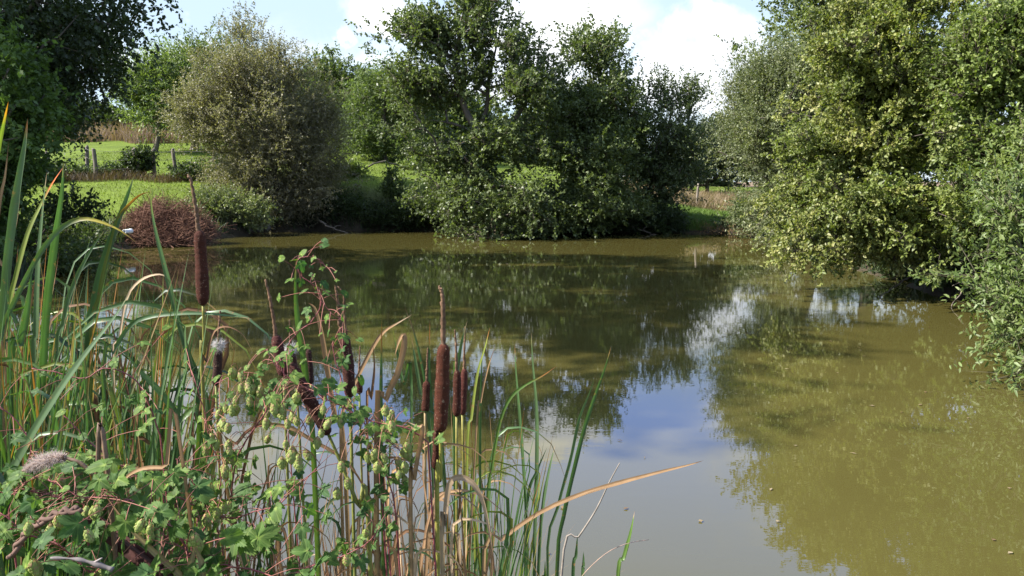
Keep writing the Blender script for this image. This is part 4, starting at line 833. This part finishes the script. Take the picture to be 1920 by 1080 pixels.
    plant('cattail_plant', 'cluster of three short green tips at the bottom of the photograph', 'cattail', 1085, 2.6, [
        ([(1083, 1000), (1080, 1040), (1074, 1100)], 9, GR), ([(1094, 1034), (1094, 1060), (1092, 1110)], 9, GR), ([(1022, 1050), (1022, 1080), (1022, 1120)], 8, BRT)])
    plant('dry_cattail_plant', 'wide tan dead leaf arching over low beside the middle seed head', 'dry reed', 840, 1.5, [
        ([(928, 1075), (918, 1000), (905, 940), (885, 905), (860, 895), (842, 910), (834, 980), (830, 1080)], 15, (0.30, .21, .13), BRN, .05)])
    plant('dry_cattail_plant', 'tan dead leaf folded over left of the middle seed head', 'dry reed', 770, 1.55, [
        ([(762, 790), (785, 800), (792, 800), (788, 830), (776, 900), (770, 1000)], 13, TAN, PALE, .1)])
    plant('dry_cattail_plant', 'brown twisted dead leaf crossing the middle of the reeds downward', 'dry reed', 560, 1.6, [
        ([(712, 958), (690, 925), (662, 880), (630, 850), (590, 828), (540, 800), (480, 798), (440, 840), (424, 920)], 10, TAN, BRN, .15)])
    plant('dry_cattail_plant', 'thick tan dead leaf lying across the hop leaves at bottom left', 'dry reed', 400, 1.25, [
        ([(195, 925), (240, 985), (290, 1035), (345, 1085), (390, 1150)], 17, (0.24, .19, .09), TAN, .1)])
    plant('dry_cattail_plant', 'pale dead leaf hooked over at the lower left of the hop vine', 'dry reed', 420, 1.4, [
        ([(218, 950), (228, 905), (262, 880), (310, 876), (345, 878)], 10, TAN, PALE, .1)])
    # grey dead twig leaning in the open water
    t = thing('dead_twig', 'thin grey dead twig leaning in the open water right of the reeds', 'twig', rootat(1040, 2.5))
    g = Geo(); tube(g, catmull([P(1162, 868, 2.5), P(1142, 905, 2.5), P(1118, 955, 2.5), P(1086, 1005, 2.5), P(1055, 1050, 2.5), np.array(rootat(1040, 2.5))], 24), np.linspace(.0018, .0045, 24), 6, (0.18, 0.155, 0.13)); g.part('stem', M_twig, t)
    g = Geo(); tube(g, catmull([P(1216, 1012, 2.6), P(1180, 1018, 2.55), P(1140, 1035, 2.5), P(1100, 1070, 2.5), P(1070, 1110, 2.5)], 14), .0012, 5, (0.30, 0.2, 0.15)); g.part('side_twig', M_twig, t)
hero_plants()

def cattail(rpx, D, spike, head, w, label, col=(0.050, 0.015, 0.009), lean=None, stemcol=(0.13, 0.14, 0.03), fluff=False, seed=0, bare=None, group=None):
    """spike: pixel points from the tip to the head; head: top and bottom pixel points; w: head width in px"""
    rng = np.random.default_rng(seed + 50); r = rootat(rpx, D); t = thing('cattail', label, 'cattail', r, group); k = D / F
    top_, bot = P(*head[0], D), P(*head[-1], D)
    hp = [P(*h, D) for h in head]
    n = 46; p = catmull(hp, n); u = np.linspace(0, 1, n); rad = w * k * .50 * (1 - np.abs(2 * u - 1) ** 9) ** .5
    rad = rad * (0.92 + .10 * u + .05 * np.sin(u * (9 + seed % 5) + seed) + rng.normal(0, .02, n)); rad[0] = w * k * .14; rad[-1] = w * k * .12
    g = Geo(); c = np.array(col) * (0.85 + .3 * rng.random((n, 1))); sides = 22
    tube(g, p, rad, sides, c, cap=True)
    V, f, cc = g.out(); ax = norm(bot - top_)
    nz = rng.normal(0, w * k * .012, len(V)); rel = V - np.repeat(np.vstack([p]), sides, 0)[:0].sum() if False else V
    ctr = np.vstack([np.repeat(p, sides, 0), p[:1], p[-1:]]); V = V + norm(V - ctr + 1e-9) * nz[:, None]
    sh = part('seed_head', V, f, M_velvet, t, cc, True)
    # short fuzz standing off the head
    m = int(260 * max(.5, len(hp) / 2)); i = rng.integers(2, n - 2, m); a = rng.random(m) * 6.28
    sx = norm(np.cross(ax, (0, 1, 0.01))); sy = np.cross(sx, ax)
    rd = np.cos(a)[:, None] * sx + np.sin(a)[:, None] * sy; q = p[i] + rd * rad[i][:, None] * .97
    e = q + (rd + rng.normal(size=(m, 3)) * .5) * (w * k * .10); s = norm(np.cross(rd, rng.normal(size=(m, 3)))) * .00035
    g = Geo(); g.add(np.stack([q - s, q + s, e], 1).reshape(-1, 3), None, np.arange(m * 3).reshape(-1, 3), np.repeat(np.where(rng.random((m, 1)) < .35, np.array((.26, .20, .15)), np.array(col) * 2.2), 3, 0)); g.part('fuzz', M_fluff, sh)
    if spike:
        sp = [P(*s_, D) for s_ in spike]; n2 = 40; p2 = catmull(sp[::-1], n2); u2 = np.linspace(0, 1, n2)
        r2 = w * k * .5 * (.40 - .22 * u2) * (1 + rng.normal(0, .14, n2)); r2[-1] *= .4; p2 = p2 + rng.normal(0, w * k * .02, (n2, 3))
        g = Geo(); tube(g, p2, r2, 9, np.array((0.13, 0.075, 0.045)) * (.7 + .7 * rng.random((n2, 1)))); g.part('male_spike', M_dry, t, True)
    sb = bare if bare else []
    st = [hp[-1] - ax * w * k * .2] if False else [hp[-1]]; st += [P(*b, D) for b in sb]; st.append(np.array(r) - (0, 0, .05))
    n3 = 20; g = Geo(); u3 = np.linspace(0, 1, n3)[:, None]; sc = np.array(stemcol) * (1 - .35 * u3) + np.array((.12, .10, .03)) * .35 * u3
    tube(g, catmull(st, n3), np.linspace(.0032, .0055, n3), 8, sc); g.part('stem', M_stem, t, True)
    if fluff:
        fx, fy, fr, cnt = fluff; c0 = P(fx, fy, D); m = cnt
        d = norm(rng.normal(size=(m, 3))); st_ = c0 + d * (rng.random((m, 1)) * fr * k * .5); e = st_ + norm(d + rng.normal(size=(m, 3)) * .6) * fr * k * (.4 + .5 * rng.random((m, 1)))
        s = norm(np.cross(d, rng.normal(size=(m, 3)))) * .00045
        g = Geo(); g.add(np.stack([st_ - s, st_ + s, e], 1).reshape(-1, 3), None, np.arange(m * 3).reshape(-1, 3), (.55, .52, .50)); g.part('seed_fluff', M_fluff, t)
    return t

def heads():
    cattail(388, 1.9, [(352, 327), (359, 342), (366, 385), (370, 415), (373, 436)], [(374, 432), (378, 500), (381, 573)], 23, 'tallest cattail with a slim spike and straight head against the brush pile', seed=1, bare=[(383, 660), (382, 760)], stemcol=(.17, .16, .03))
    cattail(820, 1.6, [(823, 536), (829, 552), (831, 600), (831, 650)], [(832, 644), (829, 730), (826, 810)], 28, 'thickest cattail at the centre with a long tapering spike', (0.064, .019, .010), seed=2, bare=[(826, 900), (820, 980)], stemcol=(.21, .20, .035))
    cattail(812, 1.72, None, [(822, 775), (820, 830), (816, 880)], 17, 'short cattail head half hidden behind the thickest one', seed=3, stemcol=(.13, .08, .05))
    cattail(850, 2.05, [(853, 618), (855, 650), (856, 698)], [(857, 694), (857, 740), (856, 781)], 16, 'left one of two slim cattails side by side right of the centre', seed=4, stemcol=(.18, .16, .035))
    cattail(880, 2.15, [(872, 612), (871, 650), (870, 694)], [(871, 690), (869, 735), (867, 778)], 14, 'right one of two slim cattails side by side right of the centre', (0.075, .022, .017), seed=5, stemcol=(.18, .16, .035))
    cattail(790, 2.1, [(802, 652), (801, 685), (800, 718)], [(800, 714), (799, 745), (797, 773)], 15, 'small cattail left of the thickest one', seed=6, stemcol=(.2, .14, .06))
    cattail(680, 2.3, [(675, 648), (674, 680), (673, 712)], [(673, 709), (674, 738)], 13, 'smallest cattail head with a thin spike over the sky reflection', seed=7)
    cattail(660, 1.75, [(628, 534), (634, 570), (638, 610), (645, 645)], [(645, 628), (652, 680), (657, 745)], 23, 'dark cattail with a thick crooked spike beside the hop vine', (0.05, .018, .014), seed=8)
    cattail(665, 1.8, [(633, 536), (644, 552), (646, 590), (650, 640)], [(651, 632), (653, 670), (654, 700)], 14, 'cattail with a hook tipped spike close behind the dark one', (0.06, .022, .016), seed=9)
    cattail(700, 1.6, None, [(547, 682), (572, 735), (596, 778), (616, 815)], 25, 'dark cattail leaning far over to the left below the hop vine', (0.045, .015, .012), seed=10, bare=[(640, 870), (672, 950), (692, 1010)], stemcol=(.15, .16, .035))
    cattail(540, 1.85, [(497, 523), (506, 560), (513, 600), (518, 640)], [(517, 628), (524, 665), (532, 705)], 21, 'cattail with a long thin spike at the left of the hop vine', (0.065, .02, .018), seed=11)
    cattail(405, 2.0, [(413, 582), (411, 615), (409, 655)], [(408, 655), (408, 690), (405, 722)], 17, 'dark cattail bursting into white fluff at its top near the left', (0.04, .02, .017), seed=12, fluff=(410, 647, 17, 900))
    cattail(585, 2.0, [(543, 600), (544, 630), (546, 660)], [(548, 660), (552, 690), (556, 715)], 14, 'cattail with a tuft of white fluff beside the green leaf', (0.05, .02, .017), seed=13, fluff=(545, 655, 18, 800))
    cattail(592, 2.05, None, [(578, 655), (581, 690), (583, 720)], 12, 'narrow dark cattail just right of the green leaf in the vine', (0.035, .015, .013), seed=14)
    # spent seed head lying over at the left
    D = 1.35; r = rootat(230, D); t = thing('spent_cattail', 'spent cattail bent over with pinkish white fluff at lower left', 'cattail', r); rng = np.random.default_rng(5); k = D / F
    g = Geo(); core = catmull([P(22, 893, D), P(50, 880, D), P(90, 862, D), P(122, 858, D)], 24); tube(g, core, np.linspace(.002, .006, 24), 8, (.14, .08, .05)); g.part('seed_head', M_dry, t, True)
    m = 3200; i = rng.integers(8, 23, m); env = np.sin(np.clip((i - 6) / 18, 0, 1) * np.pi) ** .7; d = norm(rng.normal(size=(m, 3)) + (0, 0, -.15)); st_ = core[i] + d * (rng.random((m, 1)) * 13 * k * env[:, None]); e = st_ + norm(d + rng.normal(size=(m, 3)) * .7 + (-.3, 0, 0)) * 22 * k * (.3 + .7 * rng.random((m, 1))) * env[:, None]
    s = norm(np.cross(d, rng.normal(size=(m, 3)))) * .0005; g = Geo(); g.add(np.stack([st_ - s, st_ + s, e], 1).reshape(-1, 3), None, np.arange(m * 3).reshape(-1, 3), (.50, .41, .37)); g.part('seed_fluff', M_fluff, t)
    g = Geo(); tube(g, catmull([P(120, 858, D), P(150, 868, D), P(180, 893, D), P(205, 915, D), np.array(r)], 24), np.linspace(.003, .005, 24), 7, (.13, .08, .05)); g.part('stem', M_stem, t, True)
heads()

def fill_plant(name, label, cat, x, y, n, hr, lean, wr, palette, seed, group, dry=False, yawbias=0.0):
    rng = np.random.default_rng(seed); z = max(gz(x, y), -.12); t = thing(name, label, cat, (x, y, z), group)
    for i in range(n):
        h = rng.uniform(*hr); a = rng.uniform(0, 2 * np.pi); L = h * rng.uniform(*lean); dx = math.cos(a) * L + yawbias * h; dy = math.sin(a) * L * .5
        r = np.array((x + rng.normal(0, .03), y + rng.normal(0, .03), z - .03)); u = np.array((0, .25, .5, .75, 1.0)); pw = rng.uniform(1.6, 3.0)
        pts = [r + np.array((dx * q ** pw, dy * q ** pw, (h - z) * (q - .12 * (L / h) * q ** 3))) for q in u]
        if rng.random() < (.45 if dry else .14):     # bent-over tip
            e = pts[-1]; sgn = 1 if rng.random() < .5 else -1; bl = h * (rng.uniform(.06, .14) if dry else rng.uniform(.10, .24)); pts[-1] = pts[-2] * .3 + e * .7; q0 = pts[-1]; pts += [q0 + (sgn * bl * .35, 0, bl * .28), q0 + (sgn * bl * .85, 0, bl * .05), q0 + (sgn * bl * 1.15, 0, -bl * .7)]
        c = np.array(palette[rng.integers(len(palette))]) * rng.uniform(.8, 1.2)
        isdry = c[0] > c[1]
        tipc = None if isdry or rng.random() < .55 else (RUST if rng.random() < .5 else TAN)
        blade(t, pts[::-1], rng.uniform(*wr), c, tipc, rng.uniform(.04, .12), 16, face=norm((rng.normal(0, .6), -1, rng.normal(0, .3))), seed=seed * 31 + i, mat=M_dry if isdry else M_blade)
    return t

def fills():
    rng = np.random.default_rng(77); GP = [GR, GR, BG, DG, GR, DG, BRT, YG]; k = 0
    # dense green stand at the left
    for i in range(84):
        D = rng.uniform(1.75, 3.3); px = rng.uniform(-160, 290); x = P(px, 700, D)[0]
        top_px = rng.uniform(430, 640) + max(0, px - 100) * .35; h = P(px, top_px, D)[2]
        fill_plant('cattail_plant', 'green cattail plant in the thick stand along the left bank', 'cattail', x, D, 8, (h * .82, h * 1.06), (.02, .17), (.011, .019), [GR, GR, BG, DG, GR, BRT, BG, DG, YG, BRN], 1000 + i, 'cattail plants in the left stand', yawbias=.06)
    # lower leaves behind hops
    for i in range(12):
        D = rng.uniform(2.3, 3.6); px = rng.uniform(230, 520); x = P(px, 800, D)[0]; h = P(px, rng.uniform(680, 850), D)[2]
        fill_plant('cattail_plant', 'short green cattail plant behind the hop vines', 'cattail', x, D, 6, (h * .7, h), (.05, .25), (.009, .015), GP + [TAN, BRN], 1100 + i, 'short cattail plants behind the hops')
    # centre tuft, green
    for i in range(13):
        D = rng.uniform(1.9, 2.9); px = rng.uniform(850, 965); x = P(px, 900, D)[0]; h = P(px, rng.uniform(650, 840), D)[2]
        fill_plant('cattail_plant', 'slender green cattail plant in the tuft right of the thickest head', 'cattail', x, D, 6, (h * .62, h), (.03, .17), (.006, .010), [GR, BG, BG, GR, YG], 1200 + i, 'slender plants in the middle tuft', yawbias=.04)
    # dry plants through the centre
    for i in range(42):
        D = rng.uniform(1.6, 2.8); px = 440 + 480 * rng.random() ** .7; x = P(px, 900, D)[0]; h = P(px, rng.uniform(720, 930), D)[2]
        fill_plant('dry_cattail_plant', 'dead tan cattail plant among the reeds in the middle', 'dry reed', x, D, 7, (h * .6, h), (.02, .15), (.006, .012), [TAN, TAN, BRN, PALE, (.20, .12, .065), GR], 1300 + i, 'dead cattail plants in the middle', dry=True)
    for i in range(10):
        D = rng.uniform(1.8, 3.0); px = rng.uniform(20, 480); x = P(px, 900, D)[0]; h = P(px, rng.uniform(640, 880), D)[2]
        fill_plant('dry_cattail_plant', 'dead brown cattail plant in the left stand', 'dry reed', x, D, 5, (h * .5, h), (.03, .22), (.006, .013), [TAN, BRN, (.16, .08, .035)], 1400 + i, 'dead cattail plants in the left stand', dry=True)
    # uncountable thin dead stems at the foot
    rng = np.random.default_rng(9); n = 2700; D = rng.uniform(1.6, 3.2, n); px = 150 + 840 * rng.random(n) ** .7; x = (px - 960) / F * D * 1.03
    q = rng.random((n, 1)); q = q ** .6; col = np.array(BRN) * (1 - q) + np.array(TAN) * q; col = np.where(rng.random((n, 1)) < .15, np.array(GR), col)
    z = np.maximum(ground_z(x, D), -.1); g = Geo(); ribbons(g, np.stack([x, D, z], -1), rng.uniform(.35, .95, n) * (1.25 - .15 * D), rng.uniform(.05, .6, n), rng.uniform(.003, .009, n), col, rng, 6)
    g.top('dead_reed_stems', M_dry, 'thin dead stems and litter crowded at the foot of the reeds', 'reed litter', kind='stuff')
    n = 5000; x = rng.uniform(-4.5, .2, n); y = rng.uniform(1.2, 7, n); ok = (pond_sd(x, y) > -.5); x, y = x[ok], y[ok]; n = len(x); q = rng.random((n, 1)); z = np.maximum(ground_z(x, y), 0)
    g = Geo(); ribbons(g, np.stack([x, y, z], -1), rng.uniform(.15, .7, n), rng.uniform(.2, 1, n), rng.uniform(.006, .014, n), np.where(rng.random((n, 1)) < .6, np.array((.04, .075, .02)) * (.6 + q), np.array((.22, .15, .08)) * (.5 + q)), rng, 5)
    g.top('bank_undergrowth', M_grass, 'low green and brown growth on the near left bank', 'undergrowth', kind='stuff')
fills()

# ------------------------------------------------------------------ hop vines
def hop_leaf_mesh(seed, lobes):
    rng = np.random.default_rng(seed); N = 84; th = np.linspace(-math.pi * .93, math.pi * .93, N); r = np.zeros(N)
    axes = {5: (-2.05, -1.0, 0, 1.0, 2.05), 3: (-1.25, 0, 1.25), 1: (0,)}[lobes]; lens = {5: (.60, .85, 1.05, .85, .60), 3: (.80, 1.0, .80), 1: (1.0,)}[lobes]; wd = {5: .62, 3: .80, 1: 1.1}[lobes]
    base = .48 + .1 * np.cos(th)
    for a, l in zip(axes, lens): r = np.maximum(r, l * rng.uniform(.9, 1.1) * np.maximum(0, 1 - (np.abs(th - a) / wd) ** 1.25 * .62))
    r = np.maximum(r, base); r *= 1 + .075 * (((np.arange(N)) % 2) * 2 - 1) * (np.abs(th) < 2.6)
    ring = (0, .33, .66, 1.0); V = [(0, 0, 0)]; C_ = [(.16, .24, .07)]; ax = np.array(axes)
    for f in ring[1:]:
        for t, rr in zip(th, r):
            da = np.min(np.abs(t - ax)); x = math.sin(t) * rr * f; y = math.cos(t) * rr * f
            z = .16 * min(da, .5) * f * rr * 1.6 - .22 * (f * rr) ** 2 + .03 * math.sin(7 * t + 9 * f + seed)
            V.append((x, y, z)); v = max(0, 1 - da / .09) * .5 + (.22 if (int((t + 4) * 9 + f * 6)) % 2 else 0)
            c = np.array((.042, .088, .022)) * (1 + .25 * math.sin(3 * t + seed)) ; C_.append(tuple(c * (1 - v) + np.array((.11, .17, .06)) * v))
    V = np.array(V); V[:, :2] *= .62; V[:, 2] *= .5; T = [(0, 1 + i, 2 + i) for i in range(N - 1)]; Q = []
    for k in range(2):
        for i in range(N - 1): a = 1 + k * N + i; Q.append((a, a + N, a + N + 1, a + 1))
    return np_mesh('hop_leaf', V, [np.array(Q), np.array(T)], M_hop, np.array(C_), True)

def hop_cone_mesh(seed):
    rng = np.random.default_rng(seed); g = Geo(); rows = 8; H = 1.0
    for k in range(rows):
        f = k / (rows - 1); z = -.08 - f * .82; rr = .30 * math.sin(math.pi * (.16 + .76 * f)) ** .7; m = 6 if 0 < k < rows - 1 else 4
        for j in range(m):
            a = 2 * math.pi * (j + .5 * (k % 2)) / m + rng.normal(0, .08); L = .30 * (1 - .15 * f); w = .26
            c = np.array((math.cos(a), math.sin(a), 0)); s = np.array((-math.sin(a), math.cos(a), 0)); P0 = c * rr * .75 + (0, 0, z + .10)
            o = rng.uniform(.9, 1.2)
            P1 = c * rr * 1.12 * o + (0, 0, z - L * .35); P2 = c * rr * 1.02 * o + (0, 0, z - L)
            V = np.array([P0 - s * w * .3, P0 + s * w * .3, P1 - s * w * .5, P1 + c * .05, P1 + s * w * .5, P2])
            top_ = (np.array((.34, .17, .11)) if rng.random() < .45 - .4 * f else np.array((.27, .30, .085))) * rng.uniform(.85, 1.15); tc = (.19, .24, .06)
            g.add(V, [(0, 3, 3, 2)][:0], [(0, 1, 3), (0, 3, 2), (1, 4, 3), (2, 3, 5), (3, 4, 5)], np.array([top_, top_, top_, tc, top_, np.array(tc) * 1.15]))
    V = []; 
    uu = np.linspace(0, 1, 9); tube(g, np.stack([0 * uu, 0 * uu, -.03 - uu * .97], -1), .24 * np.sin(np.pi * (.06 + .9 * uu)) ** .7 , 10, (.15, .19, .05))
    tube(g, [(0, 0, .25), (0.01, 0, .1), (0, 0, -.05)], .025, 5, (.30, .20, .10))
    Vx, f, c = g.out(); return np_mesh('hop_cone', Vx, f, M_cone, c, False)
LEAVES = [hop_leaf_mesh(s, l) for s, l in ((1, 5), (2, 3), (3, 3), (4, 5), (5, 1), (6, 3), (7, 5))]
CONES = [hop_cone_mesh(s) for s in range(4)]

def vine(label, path, D, nleaf, size, cones, seed, r=.0018, spread=26, D2=None, off=30, conesize=(.016, .025), mult=1.5, name='hop_vine', light=0):
    """path: pixel points; cones: list of (px, py) of hanging seed cones"""
    rng = np.random.default_rng(seed); D2 = D if D2 is None else D2
    pts = [P(x, y, D + (D2 - D) * i / max(1, len(path) - 1)) for i, (x, y) in enumerate(path)]
    base = pts[-1]; t = thing(name, label, 'hop vine', tuple(base)); n = 8 * len(pts); cp = catmull(pts, n); cp = cp + np.cumsum(rng.normal(0, .0006, (n, 3)), 0)
    # root the vine down to the ground below its lowest end
    low = cp[-1]; gr = np.array((low[0], low[1], max(gz(low[0], low[1]), 0) - .03)); down = catmull([low, low * .6 + gr * .4 + (.02, 0, 0), gr], 8)[1:]
    g = Geo(); full = np.vstack([cp, down]); tube(g, full, np.concatenate([np.linspace(r * .5, r, n), np.full(len(down), r * 1.2)]), 6, (.17, .045, .05)); g.part('stem', M_stem, t, True)
    gp = Geo()
    bl = np.array(base)
    nleaf = int(nleaf * (mult if D < 1.45 or path[0][0] < 300 else 1.3))
    for i in range(nleaf):
        f = (i + rng.random()) / nleaf; a = cp[min(n - 1, int(f * (n - 1)))]; k = D / F
        o = np.array((rng.normal(0, off) * k, rng.normal(0, off) * k * 1.5, rng.normal(0, off * .8) * k)); q = a + o
        nrm = norm((rng.normal(-.25, .55), rng.normal(-.62, .35), rng.uniform(.25, 1.1))); yd = norm(np.array((rng.normal(0, .8) + .5 * np.sign(o[0]), rng.normal(-.2, .4), rng.normal(-.35, .5))))
        y = norm(yd - nrm * (yd @ nrm)); x = np.cross(y, nrm); s = size * .88 * rng.uniform(.6, 1.15) * (.6 + .4 * min(1, f * 2.5))
        m = Matrix(((x[0] * s, y[0] * s, nrm[0] * s, q[0] - bl[0]), (x[1] * s, y[1] * s, nrm[1] * s, q[1] - bl[1]), (x[2] * s, y[2] * s, nrm[2] * s, q[2] - bl[2]), (0, 0, 0, 1)))
        me = LEAVES[rng.integers(len(LEAVES))] if s > .03 else LEAVES[(2, 4, 5)[rng.integers(3)]]
        l = bpy.data.objects.new('hop_leaf', me); C.objects.link(l); l.parent = t; l.matrix_local = m
        tube(gp, catmull([a, (a + q) / 2 + (0, 0, .006), q], 5), .0007, 4, (.22, .08, .06), cap=False)
    for (cx, cy) in cones:
        c = P(cx, cy, D - .06 + rng.normal(0, .02)); s = rng.uniform(*conesize); a = rng.random() * 6.28
        m = Matrix.Translation(Vector(c - bl) + Vector((0, 0, s * .5))) @ Matrix.Rotation(a, 4, 'Z') @ Matrix.Rotation(rng.normal(0, .25), 4, 'X') @ Matrix.Scale(s, 4)
        l = bpy.data.objects.new('hop_cone', CONES[rng.integers(4)]); C.objects.link(l); l.parent = t; l.matrix_local = m
        j = int(np.argmin(np.linalg.norm(cp - c, axis=1))); tp = c + (0, 0, s * .75); tube(gp, catmull([cp[j], (cp[j] + tp) / 2 + (0, 0, .015), tp], 6), .0007, 4, (.22, .10, .06), cap=False)
    if gp.n: gp.part('petioles', M_stem, t)
    return t

def vines():
    rng = np.random.default_rng(4)
    def cl(x, y, n, s=16): return [(x + rng.normal(0, s), y + rng.normal(0, s)) for _ in range(n)]
    vine('hop vine twining up the straight green leaf to a curling bare tip', [(612, 505), (604, 492), (585, 483), (565, 482), (556, 492), (562, 510), (580, 522), (596, 535), (600, 560), (585, 590), (560, 610), (535, 640), (530, 690), (545, 740), (540, 800)], 1.72, 30, .034, cl(540, 770, 8, 24), 1, .0014, off=24)
    vine('hop vine with leaves climbing the crooked spiked cattail', [(600, 560), (625, 590), (648, 610), (630, 650), (640, 700), (655, 750), (690, 800), (720, 860)], 1.68, 26, .036, cl(740, 790, 3, 12) + cl(745, 880, 4, 14), 2, .0015, off=28)
    vine('hop vine heavy with pale cones in the middle of the tangle', [(500, 655), (520, 690), (560, 720), (600, 740), (640, 760), (700, 790), (760, 800), (800, 830)], 1.55, 34, .04, cl(535, 770, 9, 24) + cl(555, 840, 7, 20) + cl(620, 790, 4, 18) + cl(660, 880, 4, 24) + cl(750, 800, 3), 3, off=30)
    vine('hop vine with cones reaching left of the leaning cattail', [(405, 720), (440, 705), (475, 720), (500, 760), (470, 810), (440, 860), (430, 930)], 1.6, 26, .036, cl(465, 730, 9, 20) + cl(430, 760, 4, 12) + cl(425, 860, 5, 16), 4, off=28)
    vine('hop vine strung along under the tallest cattail', [(360, 700), (385, 770), (400, 830), (420, 890), (400, 960), (360, 1020)], 1.6, 24, .042, cl(385, 800, 5, 20) + cl(420, 870, 4, 14), 5, off=34)
    vine('hop vine running low across the middle with large dark leaves', [(600, 870), (560, 910), (520, 950), (480, 960), (430, 970), (370, 950), (330, 930)], 1.5, 30, .056, cl(410, 950, 3, 20) + cl(560, 860, 3, 16), 6, off=38)
    vine('hop vine ending in one lone cone low at the centre', [(715, 985), (695, 1010), (660, 1035), (610, 1050), (560, 1070)], 1.5, 9, .05, [(687, 1002), (650, 1050)], 7, off=20)
    vine('hop vine with drooping leaves under the leaning cattail stem', [(700, 780), (690, 830), (720, 880), (735, 930), (740, 960)], 1.6, 16, .048, cl(750, 885, 3, 12) + cl(700, 860, 4, 16), 8, off=26)
    vine('hop vine threading the green reeds below the far left shore', [(60, 690), (110, 700), (160, 710), (200, 690), (250, 710), (280, 760), (300, 820)], 1.75, 26, .042, [], 9, mult=.8, off=40)
    vine('hop vine sprawling over the very bottom left corner', [(0, 960), (60, 1000), (120, 1020), (170, 1060), (220, 1100)], 1.25, 34, .056, cl(120, 1000, 4, 22) + cl(55, 1058, 3, 10), 10, off=46)
    vine('hop vine with broad leaves hiding the rusty beam', [(90, 900), (150, 930), (210, 930), (270, 950), (330, 1000), (360, 1060)], 1.3, 36, .058, cl(160, 960, 5, 22) + cl(290, 1000, 4, 22) + cl(190, 1070, 3, 12), 11, off=44)
    vine('hop vine with broad sunlit leaves along the bottom edge', [(300, 1000), (360, 1040), (420, 1060), (480, 1070), (540, 1090)], 1.3, 30, .060, cl(340, 1055, 3, 20), 12, off=42)
    vine('hop vine with small pale leaves over the bright middle gap', [(330, 860), (350, 890), (370, 930), (390, 970), (410, 1010)], 1.5, 28, .038, cl(415, 940, 3, 16), 13, off=32)
    vine('hop vine climbing the reeds at the left edge', [(0, 760), (40, 800), (60, 850), (40, 900), (20, 960)], 1.5, 24, .045, cl(110, 900, 2, 12), 14, mult=.8, off=40)
    vine('hop vine tip feeling out to the right of the tangle', [(790, 870), (760, 850), (730, 830), (700, 800)], 1.7, 10, .034, cl(745, 885, 2, 8), 15, off=22)
    vine('hop vine in the shade low among the left reeds', [(120, 780), (170, 830), (220, 870), (260, 900), (300, 930)], 1.55, 34, .05, [(240, 880), (262, 905)], 16, mult=.8, off=48)
    vine('hop vine on the ground beneath the fluffy spent cattail', [(10, 930), (60, 920), (110, 925), (160, 940)], 1.35, 26, .055, [(122, 975)], 17, off=40)
    # twisted woody stem and grey stick at bottom left
    D = 1.2; t = thing('woody_vine', 'twisted brown woody vine stem at bottom left', 'vine', tuple(P(30, 1020, D)))
    for ph in (0, math.pi):
        g = Geo(); u = np.linspace(0, 1, 40); c = catmull([P(20, 1045, D), P(45, 1005, D), P(75, 980, D), P(115, 960, D), P(150, 955, D)], 40); tube(g, c + np.stack([np.cos(u * 22 + ph), np.sin(u * 22 + ph), np.sin(u * 22 + ph)], -1) * .0035, .0038, 8, (.11, .065, .05)); g.part('strand', M_twig, t, True)
    t = thing('grey_stick', 'weathered grey stick lying across the leaves at the bottom left', 'stick', tuple(P(150, 1060, 1.12)))
    g = Geo(); tube(g, catmull([P(95, 1046, 1.12), P(140, 1048, 1.12), P(175, 1056, 1.12), P(212, 1068, 1.12)], 20), .0045 + .001 * np.sin(np.arange(20)) - np.linspace(.003, 0, 20), 8, (.14, .12, .115)); g.part('stem', M_post, t, True)
    g = Geo(); tube(g, catmull([P(175, 1056, 1.12), P(185, 1050, 1.12), P(192, 1046, 1.12)], 6), np.linspace(.0025, .001, 6), 6, (.24, .2, .19)); g.part('side_twig', M_post, t, True)
    # rust brown board half hidden by the leaves
    t = thing('rusty_beam', 'dark rusty brown metal beam half hidden under the hop leaves', 'beam', tuple(P(240, 1040, 1.45)))
    A = P(150, 958, 1.42); Bq = P(420, 1165, 1.3); ax = norm(Bq - A); up_ = norm(np.cross(np.cross(ax, (0, -1, .5)), ax)); dn = norm(np.cross(ax, up_))
    def slab(nm, h0, h1, d0, d1):
        V = [Q0 + up_ * h + dn * d for Q0 in (A, Bq) for h, d in ((h0, d0), (h1, d0), (h1, d1), (h0, d1))]; g = Geo(); g.add(V, [(0, 1, 2, 3), (7, 6, 5, 4), (0, 4, 5, 1), (1, 5, 6, 2), (2, 6, 7, 3), (3, 7, 4, 0)], None, (.042, .014, .011)); g.part(nm, M_rust, t)
    slab('web', -.024, .024, -.003, .003); slab('flange', .0242, .028, -.008, .008); slab('flange', -.028, -.0242, -.008, .008)
M_rust = solid_mat('rust', 0.9, 30, 0.5, 1.5, 0.5, 0.2)
vines()
